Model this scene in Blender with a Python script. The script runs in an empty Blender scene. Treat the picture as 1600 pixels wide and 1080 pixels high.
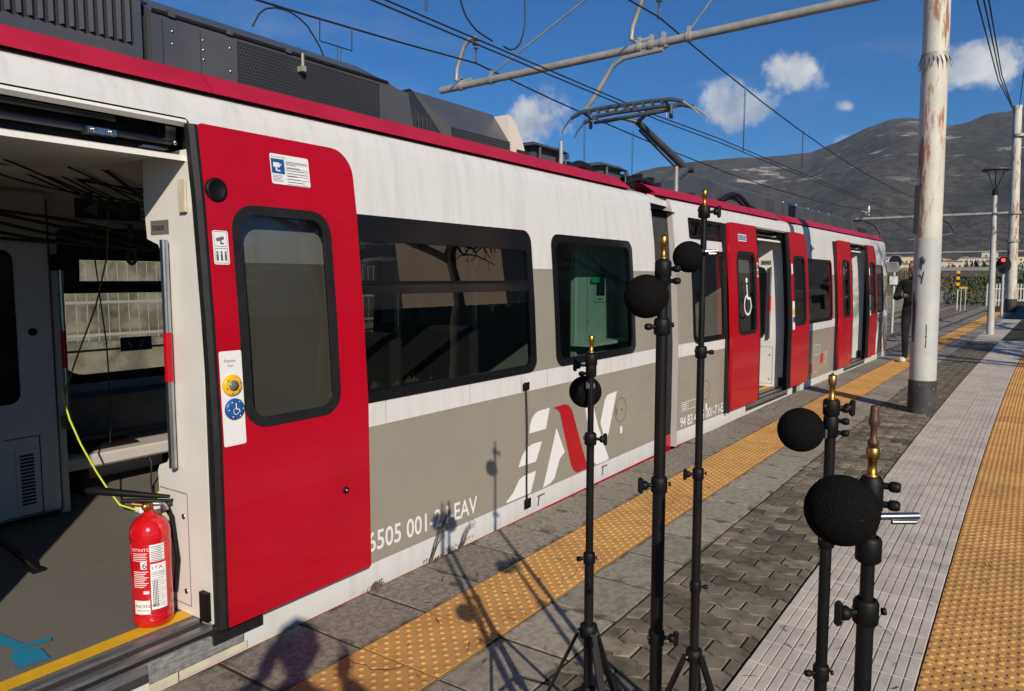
import bpy, bmesh, math, random
from mathutils import Vector, Matrix, noise
R = math.radians
random.seed(7)
scene = bpy.context.scene
col = scene.collection
# ------------------------------------------------------------------ camera, sky, sun, exposure
CAM_H = 1.5
F = Vector((0.819, 0.567, -0.0901)).normalized()
cam_d = bpy.data.cameras.new('camera'); cam_d.sensor_width = 36; cam_d.lens = 25.875; cam_d.clip_start = 0.02; cam_d.clip_end = 20000
cam = bpy.data.objects.new('camera', cam_d); col.objects.link(cam)
cam.location = (0, 0, CAM_H)
right = F.cross(Vector((0, 0, 1))).normalized(); up = right.cross(F)
cam.rotation_euler = Matrix((right, up, -F)).transposed().to_euler()
scene.camera = cam
SUN_AZ, SUN_EL = R(50), R(27)
L = Vector((math.cos(SUN_AZ)*math.cos(SUN_EL), math.sin(SUN_AZ)*math.cos(SUN_EL), -math.sin(SUN_EL)))
sd = bpy.data.lights.new('sun', 'SUN'); sd.energy = 4.9; sd.angle = R(0.53); sd.color = (1.0, 0.885, 0.735)
sun = bpy.data.objects.new('sun', sd); col.objects.link(sun); sun.location = (-20, -25, 20)
sun.rotation_euler = L.to_track_quat('-Z', 'Y').to_euler()
world = bpy.data.worlds.new('World'); scene.world = world; world.use_nodes = True
wn, wl = world.node_tree.nodes, world.node_tree.links
wn.clear()
def wnode(t, **k):
    n = wn.new(t)
    for a, v in k.items(): setattr(n, a, v)
    return n
sky = wnode('ShaderNodeTexSky', sky_type='NISHITA', sun_disc=False, sun_elevation=SUN_EL, sun_rotation=math.atan2(-L.x, -L.y), altitude=50, air_density=1.0, dust_density=0.25, ozone_density=4.0)
tc = wnode('ShaderNodeTexCoord')
nz = wnode('ShaderNodeTexNoise'); nz.inputs['Scale'].default_value = 14; nz.inputs['Detail'].default_value = 8; nz.inputs['Roughness'].default_value = 0.62
wl.new(tc.outputs['Generated'], nz.inputs['Vector'])
def wmath(op, a, b=None, c=None):
    n = wnode('ShaderNodeMath', operation=op)
    for i, v in enumerate((a, b, c)):
        if v is None: continue
        if isinstance(v, (int, float)): n.inputs[i].default_value = v
        else: wl.new(v, n.inputs[i])
    return n.outputs[0]
def wdot(vec):
    n = wnode('ShaderNodeVectorMath', operation='DOT_PRODUCT'); n.inputs[1].default_value = vec
    wl.new(tc.outputs['Generated'], n.inputs[0]); return n.outputs['Value']
# cumulus puffs standing in the sky over the mountains, plus a few thin wisps
puffs = [((0.825, 0.526, 0.208), .052, .042, .95), ((0.936, 0.247, 0.25), .042, .030, .95), ((0.93, 0.298, 0.212), .055, .034, .8),
         ((0.972, 0.043, 0.229), .068, .030, 1.0), ((0.962, 0.182, 0.203), .017, .010, .75), ((0.969, 0.185, 0.166), .030, .012, .4),
         ((0.985, -0.10, 0.20), .09, .035, .9), ((0.45, 0.86, 0.22), .08, .04, .8), ((0.90, -0.36, 0.24), .10, .04, .8), ((-0.3, 0.92, 0.25), .12, .05, .8)]
tot = None
for d, a, b, k in puffs:
    d = Vector(d).normalized(); r_ = d.cross(Vector((0, 0, 1))).normalized(); u_ = r_.cross(d)
    px = wmath('MULTIPLY', wdot(r_), 1/a); pz = wmath('MULTIPLY', wdot(u_), 1/b)
    rr = wmath('SQRT', wmath('ADD', wmath('MULTIPLY', px, px), wmath('MULTIPLY', pz, pz)))
    m = wmath('ADD', wmath('SUBTRACT', 1.0, rr), wmath('MULTIPLY', wmath('SUBTRACT', nz.outputs['Fac'], 0.5), 3.3))
    n = wnode('ShaderNodeMapRange', interpolation_type='SMOOTHSTEP'); wl.new(m, n.inputs[0])
    n.inputs[1].default_value = 0.05; n.inputs[2].default_value = 0.70; n.inputs[4].default_value = k
    front = wmath('GREATER_THAN', wdot(d), 0.5)
    o = wmath('MULTIPLY', n.outputs[0], front)
    tot = o if tot is None else wmath('MAXIMUM', tot, o)
n2 = wnode('ShaderNodeTexNoise'); n2.inputs['Scale'].default_value = 3.2; n2.inputs['Detail'].default_value = 7; n2.inputs['Roughness'].default_value = .6
mp = wnode('ShaderNodeMapping'); mp.inputs['Scale'].default_value = (1, 1, 4.5); wl.new(tc.outputs['Generated'], mp.inputs['Vector']); wl.new(mp.outputs[0], n2.inputs['Vector'])
wisp = wnode('ShaderNodeMapRange', interpolation_type='SMOOTHSTEP'); wl.new(n2.outputs['Fac'], wisp.inputs[0])
wisp.inputs[1].default_value = .50; wisp.inputs[2].default_value = .80; wisp.inputs[4].default_value = .16
tot = wmath('MAXIMUM', tot, wisp.outputs[0])
n3 = wnode('ShaderNodeTexNoise'); n3.inputs['Scale'].default_value = 22; n3.inputs['Detail'].default_value = 5; wl.new(tc.outputs['Generated'], n3.inputs['Vector'])
cr = wnode('ShaderNodeValToRGB'); wl.new(n3.outputs['Fac'], cr.inputs[0])
cr.color_ramp.elements[0].position = .35; cr.color_ramp.elements[0].color = (5.0, 5.5, 6.4, 1)
cr.color_ramp.elements[1].position = .62; cr.color_ramp.elements[1].color = (9.4, 9.6, 9.9, 1)
mixc = wnode('ShaderNodeMix', data_type='RGBA'); wl.new(tot, mixc.inputs[0]); skt = wnode('ShaderNodeMix', data_type='RGBA', blend_type='MULTIPLY'); skt.inputs[0].default_value = 1.; skt.inputs[7].default_value = (.20, .66, 1.09, 1); wl.new(sky.outputs[0], skt.inputs[6]); wl.new(skt.outputs[2], mixc.inputs[6]); wl.new(cr.outputs[0], mixc.inputs[7])
bg = wnode('ShaderNodeBackground'); bg.inputs['Strength'].default_value = 0.075
wl.new(mixc.outputs[2], bg.inputs['Color'])
wo = wnode('ShaderNodeOutputWorld'); wl.new(bg.outputs[0], wo.inputs[0])
scene.view_settings.view_transform = 'Standard'; scene.view_settings.look = 'None'; scene.view_settings.exposure = 0.0; scene.view_settings.gamma = 1.0
scene.render.engine = 'CYCLES'
scene.cycles.transparent_max_bounces = 16
scene.cycles.max_bounces = 8

# ------------------------------------------------------------------ materials
MATS = {}
def mat(n, base=(.5, .5, .5), var=None, scale=4., lo=.35, hi=.65, rough=.5, metal=0., bump=0., bscale=None, stretch=(1, 1, 1), rand=0., speck=None, coat=0., wear=None, spec=.5, objco=False, detail=6, rvar=0.):
    m = bpy.data.materials.new(n); m.use_nodes = True; MATS[n] = m
    nt = m.node_tree; N = nt.nodes; K = nt.links; p = N['Principled BSDF']
    def new(t): return N.new(t)
    geo = new('ShaderNodeTexCoord' if objco else 'ShaderNodeNewGeometry'); pos = geo.outputs['Object' if objco else 'Position']
    mpn = new('ShaderNodeMapping'); mpn.inputs['Scale'].default_value = stretch; K.new(pos, mpn.inputs['Vector'])
    def noi(s, d=detail, r=.6, src=None):
        t = new('ShaderNodeTexNoise'); t.inputs['Scale'].default_value = s; t.inputs['Detail'].default_value = d; t.inputs['Roughness'].default_value = r
        K.new(src or mpn.outputs[0], t.inputs['Vector']); return t.outputs['Fac']
    def ramp(f, a, b, hi_=1.):
        t = new('ShaderNodeMapRange'); t.interpolation_type = 'SMOOTHSTEP'; K.new(f, t.inputs[0]); t.inputs[1].default_value = a; t.inputs[2].default_value = b; t.inputs[4].default_value = hi_; return t.outputs[0]
    def mix(f, a, b):
        t = new('ShaderNodeMix'); t.data_type = 'RGBA'; K.new(f, t.inputs[0])
        for i, v in ((6, a), (7, b)):
            if isinstance(v, tuple): t.inputs[i].default_value = (*v, 1)
            else: K.new(v, t.inputs[i])
        return t.outputs[2]
    c = base
    if var:
        f0 = noi(scale); c = mix(ramp(f0, lo, hi), base, var)
        if rvar:
            t = new('ShaderNodeMapRange'); K.new(f0, t.inputs[0]); t.inputs[1].default_value = .3; t.inputs[2].default_value = .7; t.inputs[3].default_value = rough-rvar; t.inputs[4].default_value = rough+rvar; K.new(t.outputs[0], p.inputs['Roughness'])
    if wear:      # (colour, scale, lo, hi, amount, stretch)
        m2 = new('ShaderNodeMapping'); m2.inputs['Scale'].default_value = wear[5] if len(wear) > 5 else (1, 1, 1); K.new(pos, m2.inputs['Vector'])
        c = mix(ramp(noi(wear[1], 7, .65, m2.outputs[0]), wear[2], wear[3], wear[4]), c, wear[0])
    if speck:     # (colour, scale, threshold)
        c = mix(ramp(noi(speck[1], 2, .5, pos), speck[2], speck[2]+.06, speck[3] if len(speck) > 3 else 1.), c, speck[0])
    if rand:
        oi = new('ShaderNodeObjectInfo'); hs = new('ShaderNodeHueSaturation'); t = new('ShaderNodeMapRange'); K.new(oi.outputs['Random'], t.inputs[0])
        t.inputs[3].default_value = 1-rand; t.inputs[4].default_value = 1+rand; K.new(t.outputs[0], hs.inputs['Value'])
        if isinstance(c, tuple): hs.inputs['Color'].default_value = (*c, 1)
        else: K.new(c, hs.inputs['Color'])
        c = hs.outputs[0]
    if isinstance(c, tuple): p.inputs['Base Color'].default_value = (*c, 1)
    else: K.new(c, p.inputs['Base Color'])
    if not (var and rvar): p.inputs['Roughness'].default_value = rough
    p.inputs['Metallic'].default_value = metal; p.inputs['Specular IOR Level'].default_value = spec
    if coat: p.inputs['Coat Weight'].default_value = coat; p.inputs['Coat Roughness'].default_value = .04
    if bump:
        b = new('ShaderNodeBump'); b.inputs['Strength'].default_value = bump; b.inputs['Distance'].default_value = .01
        K.new(noi(bscale or scale*6, 5, .6, pos), b.inputs['Height']); K.new(b.outputs[0], p.inputs['Normal'])
    return m
def glass(n, tint, f0=.06):
    m = bpy.data.materials.new(n); m.use_nodes = True; MATS[n] = m; N = m.node_tree.nodes; K = m.node_tree.links; N.clear()
    o = N.new('ShaderNodeOutputMaterial'); mx = N.new('ShaderNodeMixShader'); t = N.new('ShaderNodeBsdfTransparent'); g = N.new('ShaderNodeBsdfGlossy'); ge = N.new('ShaderNodeNewGeometry')
    t.inputs['Color'].default_value = (*tint, 1); g.inputs['Roughness'].default_value = 0.; g.inputs['Color'].default_value = (1, 1, 1, 1)
    d = N.new('ShaderNodeVectorMath'); d.operation = 'DOT_PRODUCT'; K.new(ge.outputs['Incoming'], d.inputs[0]); K.new(ge.outputs['Normal'], d.inputs[1]); prev = d.outputs['Value']
    for op, v in (('ABSOLUTE', None), ('SUBTRACT', 1.), ('POWER', 5.), ('MULTIPLY', 1-f0), ('ADD', f0)):     # Schlick reflectance, same from both sides
        q = N.new('ShaderNodeMath'); q.operation = op; q.use_clamp = True
        if op == 'SUBTRACT': q.inputs[0].default_value = v; K.new(prev, q.inputs[1])
        else:
            K.new(prev, q.inputs[0])
            if v is not None: q.inputs[1].default_value = v
        prev = q.outputs[0]
    K.new(prev, mx.inputs[0]); K.new(t.outputs[0], mx.inputs[1]); K.new(g.outputs[0], mx.inputs[2]); K.new(mx.outputs[0], o.inputs[0]); return m
def emit(n, c, s):
    m = bpy.data.materials.new(n); m.use_nodes = True; MATS[n] = m; p = m.node_tree.nodes['Principled BSDF']
    p.inputs['Base Color'].default_value = (*c, 1); p.inputs['Emission Color'].default_value = (*c, 1); p.inputs['Emission Strength'].default_value = s; return m

mat('white_paint', (.66, .655, .64), (.58, .575, .555), scale=2.2, lo=.42, hi=.75, stretch=(7, 7, .16), rough=.28, wear=((.50, .48, .44), 3.5, .60, .78, .30, (9, 9, .22)), spec=.5)
mat('gray_paint', (.275, .258, .215), (.295, .275, .232), scale=2., rough=.32, coat=.2, bump=.22, bscale=1.7)
mat('red_paint', (.40, .0012, .012), (.44, .0018, .015), scale=1.5, rough=.3, coat=.25, spec=.35, bump=.30, bscale=1.6, wear=((.33, .008, .02), 2.2, .52, .78, .45, (1, 1, 2.5)))
mat('red_fairing', (.37, .006, .030), (.43, .010, .040), scale=3, rough=.5, wear=((.25, .03, .06), 6, .55, .8, .4, (2, 2, .6)))
mat('rubber', (.009, .009, .0095), rough=.5, var=(.014, .014, .014), scale=20, spec=.4)
mat('black_gloss', (.008, .008, .010), rough=.12)
mat('black_metal', (.0055, .0052, .0052), (.009, .0085, .0085), scale=9, rough=.42, spec=.28)
mat('black_plastic', (.005, .005, .005), rough=.55, spec=.25)
mat('roof_gray', (.060, .066, .078), (.078, .084, .095), scale=3, rough=.42, wear=((.13, .13, .13), 4, .6, .85, .35, (2, 2, .5)))
mat('roof_dark', (.022, .025, .031), rough=.6)
mat('mesh_black', (.030, .033, .040), rough=.5)
mat('steel', (.55, .55, .56), rough=.28, metal=1., var=(.45, .45, .46), scale=12)
mat('alu', (.36, .36, .36), (.26, .26, .27), scale=14, rough=.42, metal=.75, stretch=(1, 4, 4))
mat('galv', (.40, .385, .35), (.30, .285, .26), scale=5, rough=.55, metal=.25, wear=((.16, .11, .07), 7, .58, .78, .6))
mat('brass', (.50, .30, .085), (.36, .20, .05), scale=30, rough=.42, metal=1., objco=True)
mat('brown_spigot', (.10, .045, .03), rough=.5, metal=.3)
mat('foam', (.0075, .0072, .007), (.0115, .011, .0105), scale=420, lo=.45, hi=.62, rough=1., bump=.6, bscale=420, spec=.05, objco=True, speck=((.075, .075, .072), 420, .68, .7))
mat('concrete', (.325, .294, .234), (.235, .210, .162), scale=26, lo=.40, hi=.62, rough=.92, bump=.5, bscale=160, rand=.13, speck=((.42, .40, .36), 130, .60, .5), wear=((.085, .078, .062), 5, .52, .74, .7))
mat('edge_concrete', (.285, .250, .200), (.170, .147, .115), scale=34, lo=.40, hi=.62, rough=.95, bump=.6, bscale=150, rand=.12, speck=((.44, .41, .36), 150, .585, .5), wear=((.080, .070, .058), 4, .52, .72, .65))
mat('brick', (.215, .185, .136), (.100, .086, .060), scale=6, lo=.38, hi=.66, rough=.94, bump=.6, bscale=170, rand=.45, speck=((.30, .27, .21), 160, .62, .45), wear=((.045, .044, .022), 4, .52, .72, .7))
mat('moss_joint', (.016, .013, .008), (.028, .030, .010), scale=7, rough=1., bump=.5, bscale=90)
mat('orange_tile', (.56, .305, .090), (.46, .245, .070), scale=6, rough=.75, rand=.10, bump=.15, bscale=200, wear=((.22, .13, .05), 6, .58, .82, .5), speck=((.16, .09, .04), 60, .72, .4))
mat('white_tile', (.57, .515, .445), (.47, .42, .36), scale=7, rough=.8, rand=.08, bump=.2, bscale=220, wear=((.25, .235, .21), 5, .56, .8, .5), speck=((.12, .10, .09), 70, .72, .5))
mat('asphalt', (.060, .057, .052), (.045, .043, .040), scale=5, rough=.95, bump=.4, bscale=120)
mat('ballast', (.17, .155, .135), (.08, .073, .064), scale=9, lo=.42, hi=.58, rough=.95, bump=1., bscale=25)
mat('ballast_stone', (.20, .185, .16), (.10, .09, .08), scale=5, rough=.95, rand=.3)
mat('rail', (.20, .15, .12), rough=.5, metal=.6)
mat('rail_top', (.62, .62, .63), rough=.25, metal=1.)
mat('sleeper', (.19, .175, .16), (.13, .12, .11), scale=6, rough=.9)
mat('pillar_paint', (.60, .58, .50), (.52, .50, .43), scale=3, rough=.6, wear=((.30, .105, .028), 3.4, .52, .62, .92, (2.6, 2.6, .42)), speck=((.22, .11, .05), 38, .70, .8), bump=.15, bscale=40)
mat('pillar_low', (.50, .505, .48), (.43, .44, .42), scale=4, rough=.55, speck=((.15, .14, .13), 45, .72, .8), wear=((.30, .30, .29), 5, .6, .8, .5))
mat('pillar_black', (.030, .031, .033), (.055, .055, .055), scale=6, rough=.7, speck=((.25, .25, .25), 30, .68, .7))
mat('ink', (.015, .015, .02), rough=.6)
mat('lamp_paint', (.50, .49, .44), (.42, .41, .37), scale=5, rough=.5)
mat('interior_dark', (.46, .43, .41), (.50, .47, .45), scale=3, rough=.5)
mat('interior_white', (.74, .73, .69), (.70, .69, .65), scale=3, rough=.35)
mat('interior_cream', (.66, .60, .52), rough=.5)
mat('carpet', (.155, .145, .130), (.115, .108, .098), scale=120, rough=.95, bump=.3, bscale=300, speck=((.30, .28, .25), 150, .64, .6), wear=((.19, .18, .16), 3, .5, .8, .4))
mat('yellow_paint', (.75, .43, .012), (.62, .36, .02), scale=9, rough=.6, wear=((.25, .18, .06), 16, .62, .8, .5))
mat('dark_strip', (.035, .030, .027), rough=.8)
mat('blue_tape', (.02, .22, .36), rough=.5)
mat('silver_tape', (.42, .42, .41), (.25, .25, .24), scale=25, rough=.35, metal=.4, bump=.6, bscale=40, stretch=(1, 1, 3))
mat('cream_tape', (.66, .60, .45), rough=.6, var=(.55, .5, .38), scale=12)
mat('ext_red', (.56, .006, .010), rough=.16, coat=.6, var=(.50, .006, .01), scale=4)
mat('label_white', (.75, .75, .74), rough=.5)
mat('label_print', (.12, .12, .13), rough=.6)
mat('seat_gray', (.11, .11, .115), (.08, .085, .09), scale=8, rough=.8)
mat('panel_green', (.44, .50, .46), rough=.4)
mat('sign_blue', (.015, .09, .28), rough=.35)
mat('sign_navy', (.008, .014, .045), rough=.4)
mat('sign_yellow', (.85, .46, .01), rough=.35)
mat('sign_green', (.0, .42, .16), rough=.4)
mat('plate_gray', (.15, .15, .15), rough=.4)
mat('red_light_plastic', (.65, .01, .01), rough=.3)
mat('yellow_cable', (.55, .70, .04), rough=.4)
mat('olive_cable', (.16, .15, .06), rough=.5)
mat('wire', (.02, .02, .022), rough=.5)
mat('wall_old', (.42, .40, .33), (.22, .205, .165), scale=1.6, lo=.4, hi=.62, rough=.9, wear=((.06, .055, .045), 2.2, .52, .68, .8, (1, 1, .7)))
mat('rust_panel', (.22, .07, .05), (.15, .05, .04), scale=6, rough=.8)
mat('stucco', (.50, .37, .27), (.46, .34, .25), scale=1, rough=.9)
mat('roof_tile', (.28, .12, .075), (.2, .09, .06), scale=4, rough=.9)
mat('bark', (.085, .065, .05), (.05, .04, .032), scale=9, rough=.95, bump=.8, bscale=30, stretch=(3, 3, .6))
mat('leaf_brown', (.13, .075, .035), (.085, .055, .03), scale=2, rough=.8)
mat('leaf_green', (.055, .085, .025), (.09, .11, .03), scale=2, rough=.7)
mat('leaf_dark', (.030, .045, .020), (.05, .06, .025), scale=2, rough=.8)
mat('dry_reed', (.19, .135, .075), (.12, .085, .05), scale=2, rough=.9)
mat('needle', (.035, .022, .014), rough=.9)
mat('cloth_black', (.005, .0055, .008), (.009, .0095, .012), scale=12, rough=.9)
mat('cloth_trouser', (.02, .02, .025), rough=.9)
mat('skin', (.45, .26, .18), rough=.5)
mat('hair', (.02, .015, .012), rough=.7)
mat('shoe', (.55, .55, .54), rough=.6)
mat('fence_white', (.55, .54, .50), rough=.6)
mat('fence_gray', (.26, .25, .23), rough=.7)
mat('signal_black', (.010, .010, .011), rough=.5)
emit('signal_red', (1.0, .03, .02), 6.0)
glass('window_glass', (.30, .32, .31), .15)
glass('cab_glass', (.40, .53, .48), .07)
glass('door_glass', (.42, .43, .43), .07)
glass('far_glass', (.50, .51, .47), .05)
M = MATS
# ------------------------------------------------------------------ mesh helpers
def sides(p0, p1):
    d = (Vector(p1)-Vector(p0)).normalized(); a = Vector((0, 0, 1)) if abs(d.z) < .9 else Vector((1, 0, 0))
    u = d.cross(a).normalized(); return d, u, d.cross(u)
class MB:
    def __init__(s): s.v = []; s.f = []; s.m = []; s.sm = []
    def add(s, vs, fs, mi=0, smooth=False):
        o = len(s.v); s.v += [tuple(v) for v in vs]
        for f in fs: s.f.append(tuple(i+o for i in f)); s.m.append(mi); s.sm.append(smooth)
        return s
    def box(s, x0, x1, y0, y1, z0, z1, mi=0, bev=0.):
        if bev <= 0:
            return s.add([(x, y, z) for z in (z0, z1) for y in (y0, y1) for x in (x0, x1)], [(0, 2, 3, 1), (4, 5, 7, 6), (0, 1, 5, 4), (2, 6, 7, 3), (0, 4, 6, 2), (1, 3, 7, 5)], mi)
        b = min(bev, (x1-x0)/2.01, (y1-y0)/2.01, (z1-z0)/2.01); vs = []; fs = []
        def ring(z, i): return [(x0+i, y0, z), (x1-i, y0, z), (x1, y0+i, z), (x1, y1-i, z), (x1-i, y1, z), (x0+i, y1, z), (x0, y1-i, z), (x0, y0+i, z)]
        def ins(z): return [(x0+b, y0+b, z), (x1-b, y0+b, z), (x1-b, y0+b, z), (x1-b, y1-b, z), (x1-b, y1-b, z), (x0+b, y1-b, z), (x0+b, y1-b, z), (x0+b, y0+b, z)]
        vs = ins(z0)+ring(z0+b, b)+ring(z1-b, b)+ins(z1)
        for k in range(3):
            for i in range(8): fs.append((k*8+i, k*8+(i+1) % 8, k*8+8+(i+1) % 8, k*8+8+i))
        fs += [(6, 4, 2, 0), (24, 26, 28, 30)]
        return s.add(vs, fs, mi)
    def cyl(s, p0, p1, r0, r1=None, n=12, mi=0, cap=True, smooth=True):
        r1 = r0 if r1 is None else r1; d, u, w = sides(p0, p1); p0 = Vector(p0); p1 = Vector(p1); vs = []
        for p, r in ((p0, r0), (p1, r1)):
            for i in range(n): a = 2*math.pi*i/n; vs.append(p+(u*math.cos(a)+w*math.sin(a))*r)
        s.add(vs, [(i, (i+1) % n, n+(i+1) % n, n+i) for i in range(n)], mi, smooth)
        if cap: s.add(vs, [tuple(range(n-1, -1, -1)), tuple(range(n, 2*n))], mi)
        return s
    def tube(s, pts, r, n=8, mi=0, cap=True):
        pts = [Vector(p) for p in pts]; N = len(pts); vs = []; prev = None
        for i, p in enumerate(pts):
            d = (pts[min(i+1, N-1)]-pts[max(i-1, 0)]).normalized()
            if prev is None: _, u, w = sides((0, 0, 0), d)
            else: u = (prev-d*prev.dot(d)).normalized(); w = d.cross(u)
            prev = u; rr = r[i] if isinstance(r, (list, tuple)) else r
            for k in range(n): a = 2*math.pi*k/n; vs.append(p+(u*math.cos(a)+w*math.sin(a))*rr)
        fs = [(j*n+k, j*n+(k+1) % n, (j+1)*n+(k+1) % n, (j+1)*n+k) for j in range(N-1) for k in range(n)]
        s.add(vs, fs, mi, True)
        if cap: s.add(vs, [tuple(range(n-1, -1, -1)), tuple(range((N-1)*n, N*n))], mi)
        return s
    def lathe(s, prof, c=(0, 0, 0), n=24, mi=0, axis=None, smooth=True):
        c = Vector(c); ax = Vector(axis).normalized() if axis else Vector((0, 0, 1)); _, u, w = sides((0, 0, 0), ax) if axis else (0, Vector((1, 0, 0)), Vector((0, 1, 0)))
        vs = [c+ax*z+(u*math.cos(2*math.pi*k/n)+w*math.sin(2*math.pi*k/n))*max(r, 1e-5) for r, z in prof for k in range(n)]
        return s.add(vs, [(j*n+k, j*n+(k+1) % n, (j+1)*n+(k+1) % n, (j+1)*n+k) for j in range(len(prof)-1) for k in range(n)], mi, smooth)
    def prism(s, poly, fn0, fn1, mi=0):   # poly 2D -> two 3D mappings
        n = len(poly); vs = [fn0(*p) for p in poly]+[fn1(*p) for p in poly]
        return s.add(vs, [tuple(range(n)), tuple(range(2*n-1, n-1, -1))]+[(i, n+i, n+(i+1) % n, (i+1) % n) for i in range(n)], mi)
    def blob(s, c, r, n=10, mi=0, sq=(1, 1, 1), jit=0):
        pr = [(math.sin(math.pi*i/n), -math.cos(math.pi*i/n)) for i in range(n+1)]; o = len(s.v)
        s.lathe(pr, (0, 0, 0), 2*n, mi)
        for i in range(o, len(s.v)):
            v = Vector(s.v[i]); k = 1+jit*noise.noise(v*2.3+Vector(c)) if jit else 1
            s.v[i] = (c[0]+v.x*r*sq[0]*k, c[1]+v.y*r*sq[1]*k, c[2]+v.z*r*sq[2]*k)
        return s
    def xf(s, m, start=0):
        for i in range(start, len(s.v)): s.v[i] = tuple(m @ Vector(s.v[i]))
        return s
    def mesh(s, name, mats):
        me = bpy.data.meshes.new(name); me.from_pydata(s.v, [], s.f)
        for m in (mats if isinstance(mats, (list, tuple)) else [mats]): me.materials.append(M[m] if isinstance(m, str) else m)
        me.polygons.foreach_set('material_index', s.m); me.polygons.foreach_set('use_smooth', s.sm); me.update(); return me
    def build(s, name, mats, parent=None, loc=None):
        o = bpy.data.objects.new(name, s.mesh(name, mats)); col.objects.link(o)
        if loc: o.location = loc
        if parent: attach(o, parent)
        return o
WM = {}
def wloc(o):
    v = Vector(o.location); p = o.parent
    if p and o.matrix_parent_inverse == Matrix(): v = v+wloc(p)
    return v
def attach(o, parent, keep=True):
    o.parent = parent
    if keep: o.matrix_parent_inverse = WM.get(parent.name, Matrix.Translation(parent.location) @ parent.rotation_euler.to_matrix().to_4x4()).inverted()
    # parts carry world coordinates; a part's own origin stays at the world origin
    WM[o.name] = Matrix.Identity(4) if keep and o.location.length == 0 else Matrix.Translation(o.location)
def tag(o, label=None, cat=None, group=None, kind=None):
    if label: o['label'] = label
    if cat: o['category'] = cat
    if group: o['group'] = group
    if kind: o['kind'] = kind
    return o
def empty(name, loc=(0, 0, 0), label=None, cat=None, group=None, rz=0):
    o = bpy.data.objects.new(name, None); o.empty_display_size = .2; col.objects.link(o); o.location = loc; o.rotation_euler = (0, 0, rz)
    return tag(o, label, cat, group)
def piece(name, me, parent, loc=(0, 0, 0), rz=0):      # many small alike pieces sharing one mesh (parent sits at the world origin)
    o = bpy.data.objects.new(name, me); o.location = loc; o.rotation_euler = (0, 0, rz); o.parent = parent; col.objects.link(o); return o
def text_mb(txt, size, fn, mi=0, b=None, sx=1., bold=0., width=None):
    cu = bpy.data.curves.new('lettering', 'FONT'); cu.body = txt; cu.size = size; cu.align_x = 'LEFT'; cu.resolution_u = 3; cu.offset = bold
    o = bpy.data.objects.new('lettering', cu); col.objects.link(o); dg = bpy.context.evaluated_depsgraph_get(); dg.update()
    me = bpy.data.meshes.new_from_object(o.evaluated_get(dg)); b = b or MB()
    if width: sx = width/max(v.co.x for v in me.vertices)
    b.add([fn(v.co.x*sx, v.co.y) for v in me.vertices], [tuple(p.vertices) for p in me.polygons], mi)
    bpy.data.objects.remove(o); bpy.data.curves.remove(cu); bpy.data.meshes.remove(me); return b
# --- sheet with rounded holes: rows of quads over (s, z), bent by yf(z) and placed by frame
def inset(z, za, zb, rb, rt):
    if rt and z > zb-rt: d = z-(zb-rt); return rt-math.sqrt(max(rt*rt-d*d, 0))
    if rb and z < za+rb: d = (za+rb)-z; return rb-math.sqrt(max(rb*rb-d*d, 0))
    return 0.
def edges(h, z):     # h = (sa, sb, za, zb, r) ; r a number or (tl, tr, bl, br)
    r = h[4] if isinstance(h[4], tuple) else (h[4],)*4
    return h[0]+inset(z, h[2], h[3], r[2], r[0]), h[1]-inset(z, h[2], h[3], r[3], r[1])
def zlevels(shapes, extra=()):
    zs = set(extra)
    for h in shapes:
        rm = h[4] if isinstance(h[4], tuple) else (h[4],)*4
        zs |= {h[2], h[3]}
        for r, base, sg in ((max(rm[0], rm[1]), h[3], -1), (max(rm[2], rm[3]), h[2], 1)):
            if r:
                for i in range(1, 7): zs.add(round(base+sg*r*(1-math.sin(math.pi/2*(6-i)/6)), 5))
                zs.add(base+sg*r)
    z = sorted(zs); out = [z[0]]
    for q in z[1:]:
        if q-out[-1] > 1e-4: out.append(q)
    return out
def skin(b, outer, holes, fr, yf, mf=lambda z, s: 0, off=0., zx=(), jamb=0., jm=0, rim=0., rm=0):
    zs = [z for z in zlevels([outer]+list(holes), zx) if outer[2]-1e-6 <= z <= outer[3]+1e-6]
    P = lambda s, z, dy=0.: fr(s, yf(z)+off+dy, z)
    for z0, z1 in zip(zs, zs[1:]):
        zm = (z0+z1)/2; e0 = edges(outer, z0); e1 = edges(outer, z1); cut0 = [e0[0]]; cut1 = [e1[0]]
        for h in sorted(holes, key=lambda q: q[0]):
            if h[2] < zm < h[3]: cut0 += edges(h, z0); cut1 += edges(h, z1)
        cut0.append(e0[1]); cut1.append(e1[1])
        for i in range(0, len(cut0), 2):
            if cut0[i+1]-cut0[i] < 1e-5 and cut1[i+1]-cut1[i] < 1e-5: continue
            b.add([P(cut0[i], z0), P(cut0[i+1], z0), P(cut1[i+1], z1), P(cut1[i], z1)], [(0, 1, 2, 3)], mf(zm, (cut0[i]+cut0[i+1])/2))
    def ring(h, t, mi):
        zz = [z for z in zs if h[2]-1e-6 <= z <= h[3]+1e-6]; lp = [(edges(h, z)[0], z) for z in zz]+[(edges(h, z)[1], z) for z in reversed(zz)]; n = len(lp)
        b.add([P(*q) for q in lp]+[P(*q, t) for q in lp], [(i, (i+1) % n, n+(i+1) % n, n+i) for i in range(n)], mi)
    if jamb:
        for h in holes: ring(h, jamb, jm)
    if rim: ring(outer, rim, rm)
    return b
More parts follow.
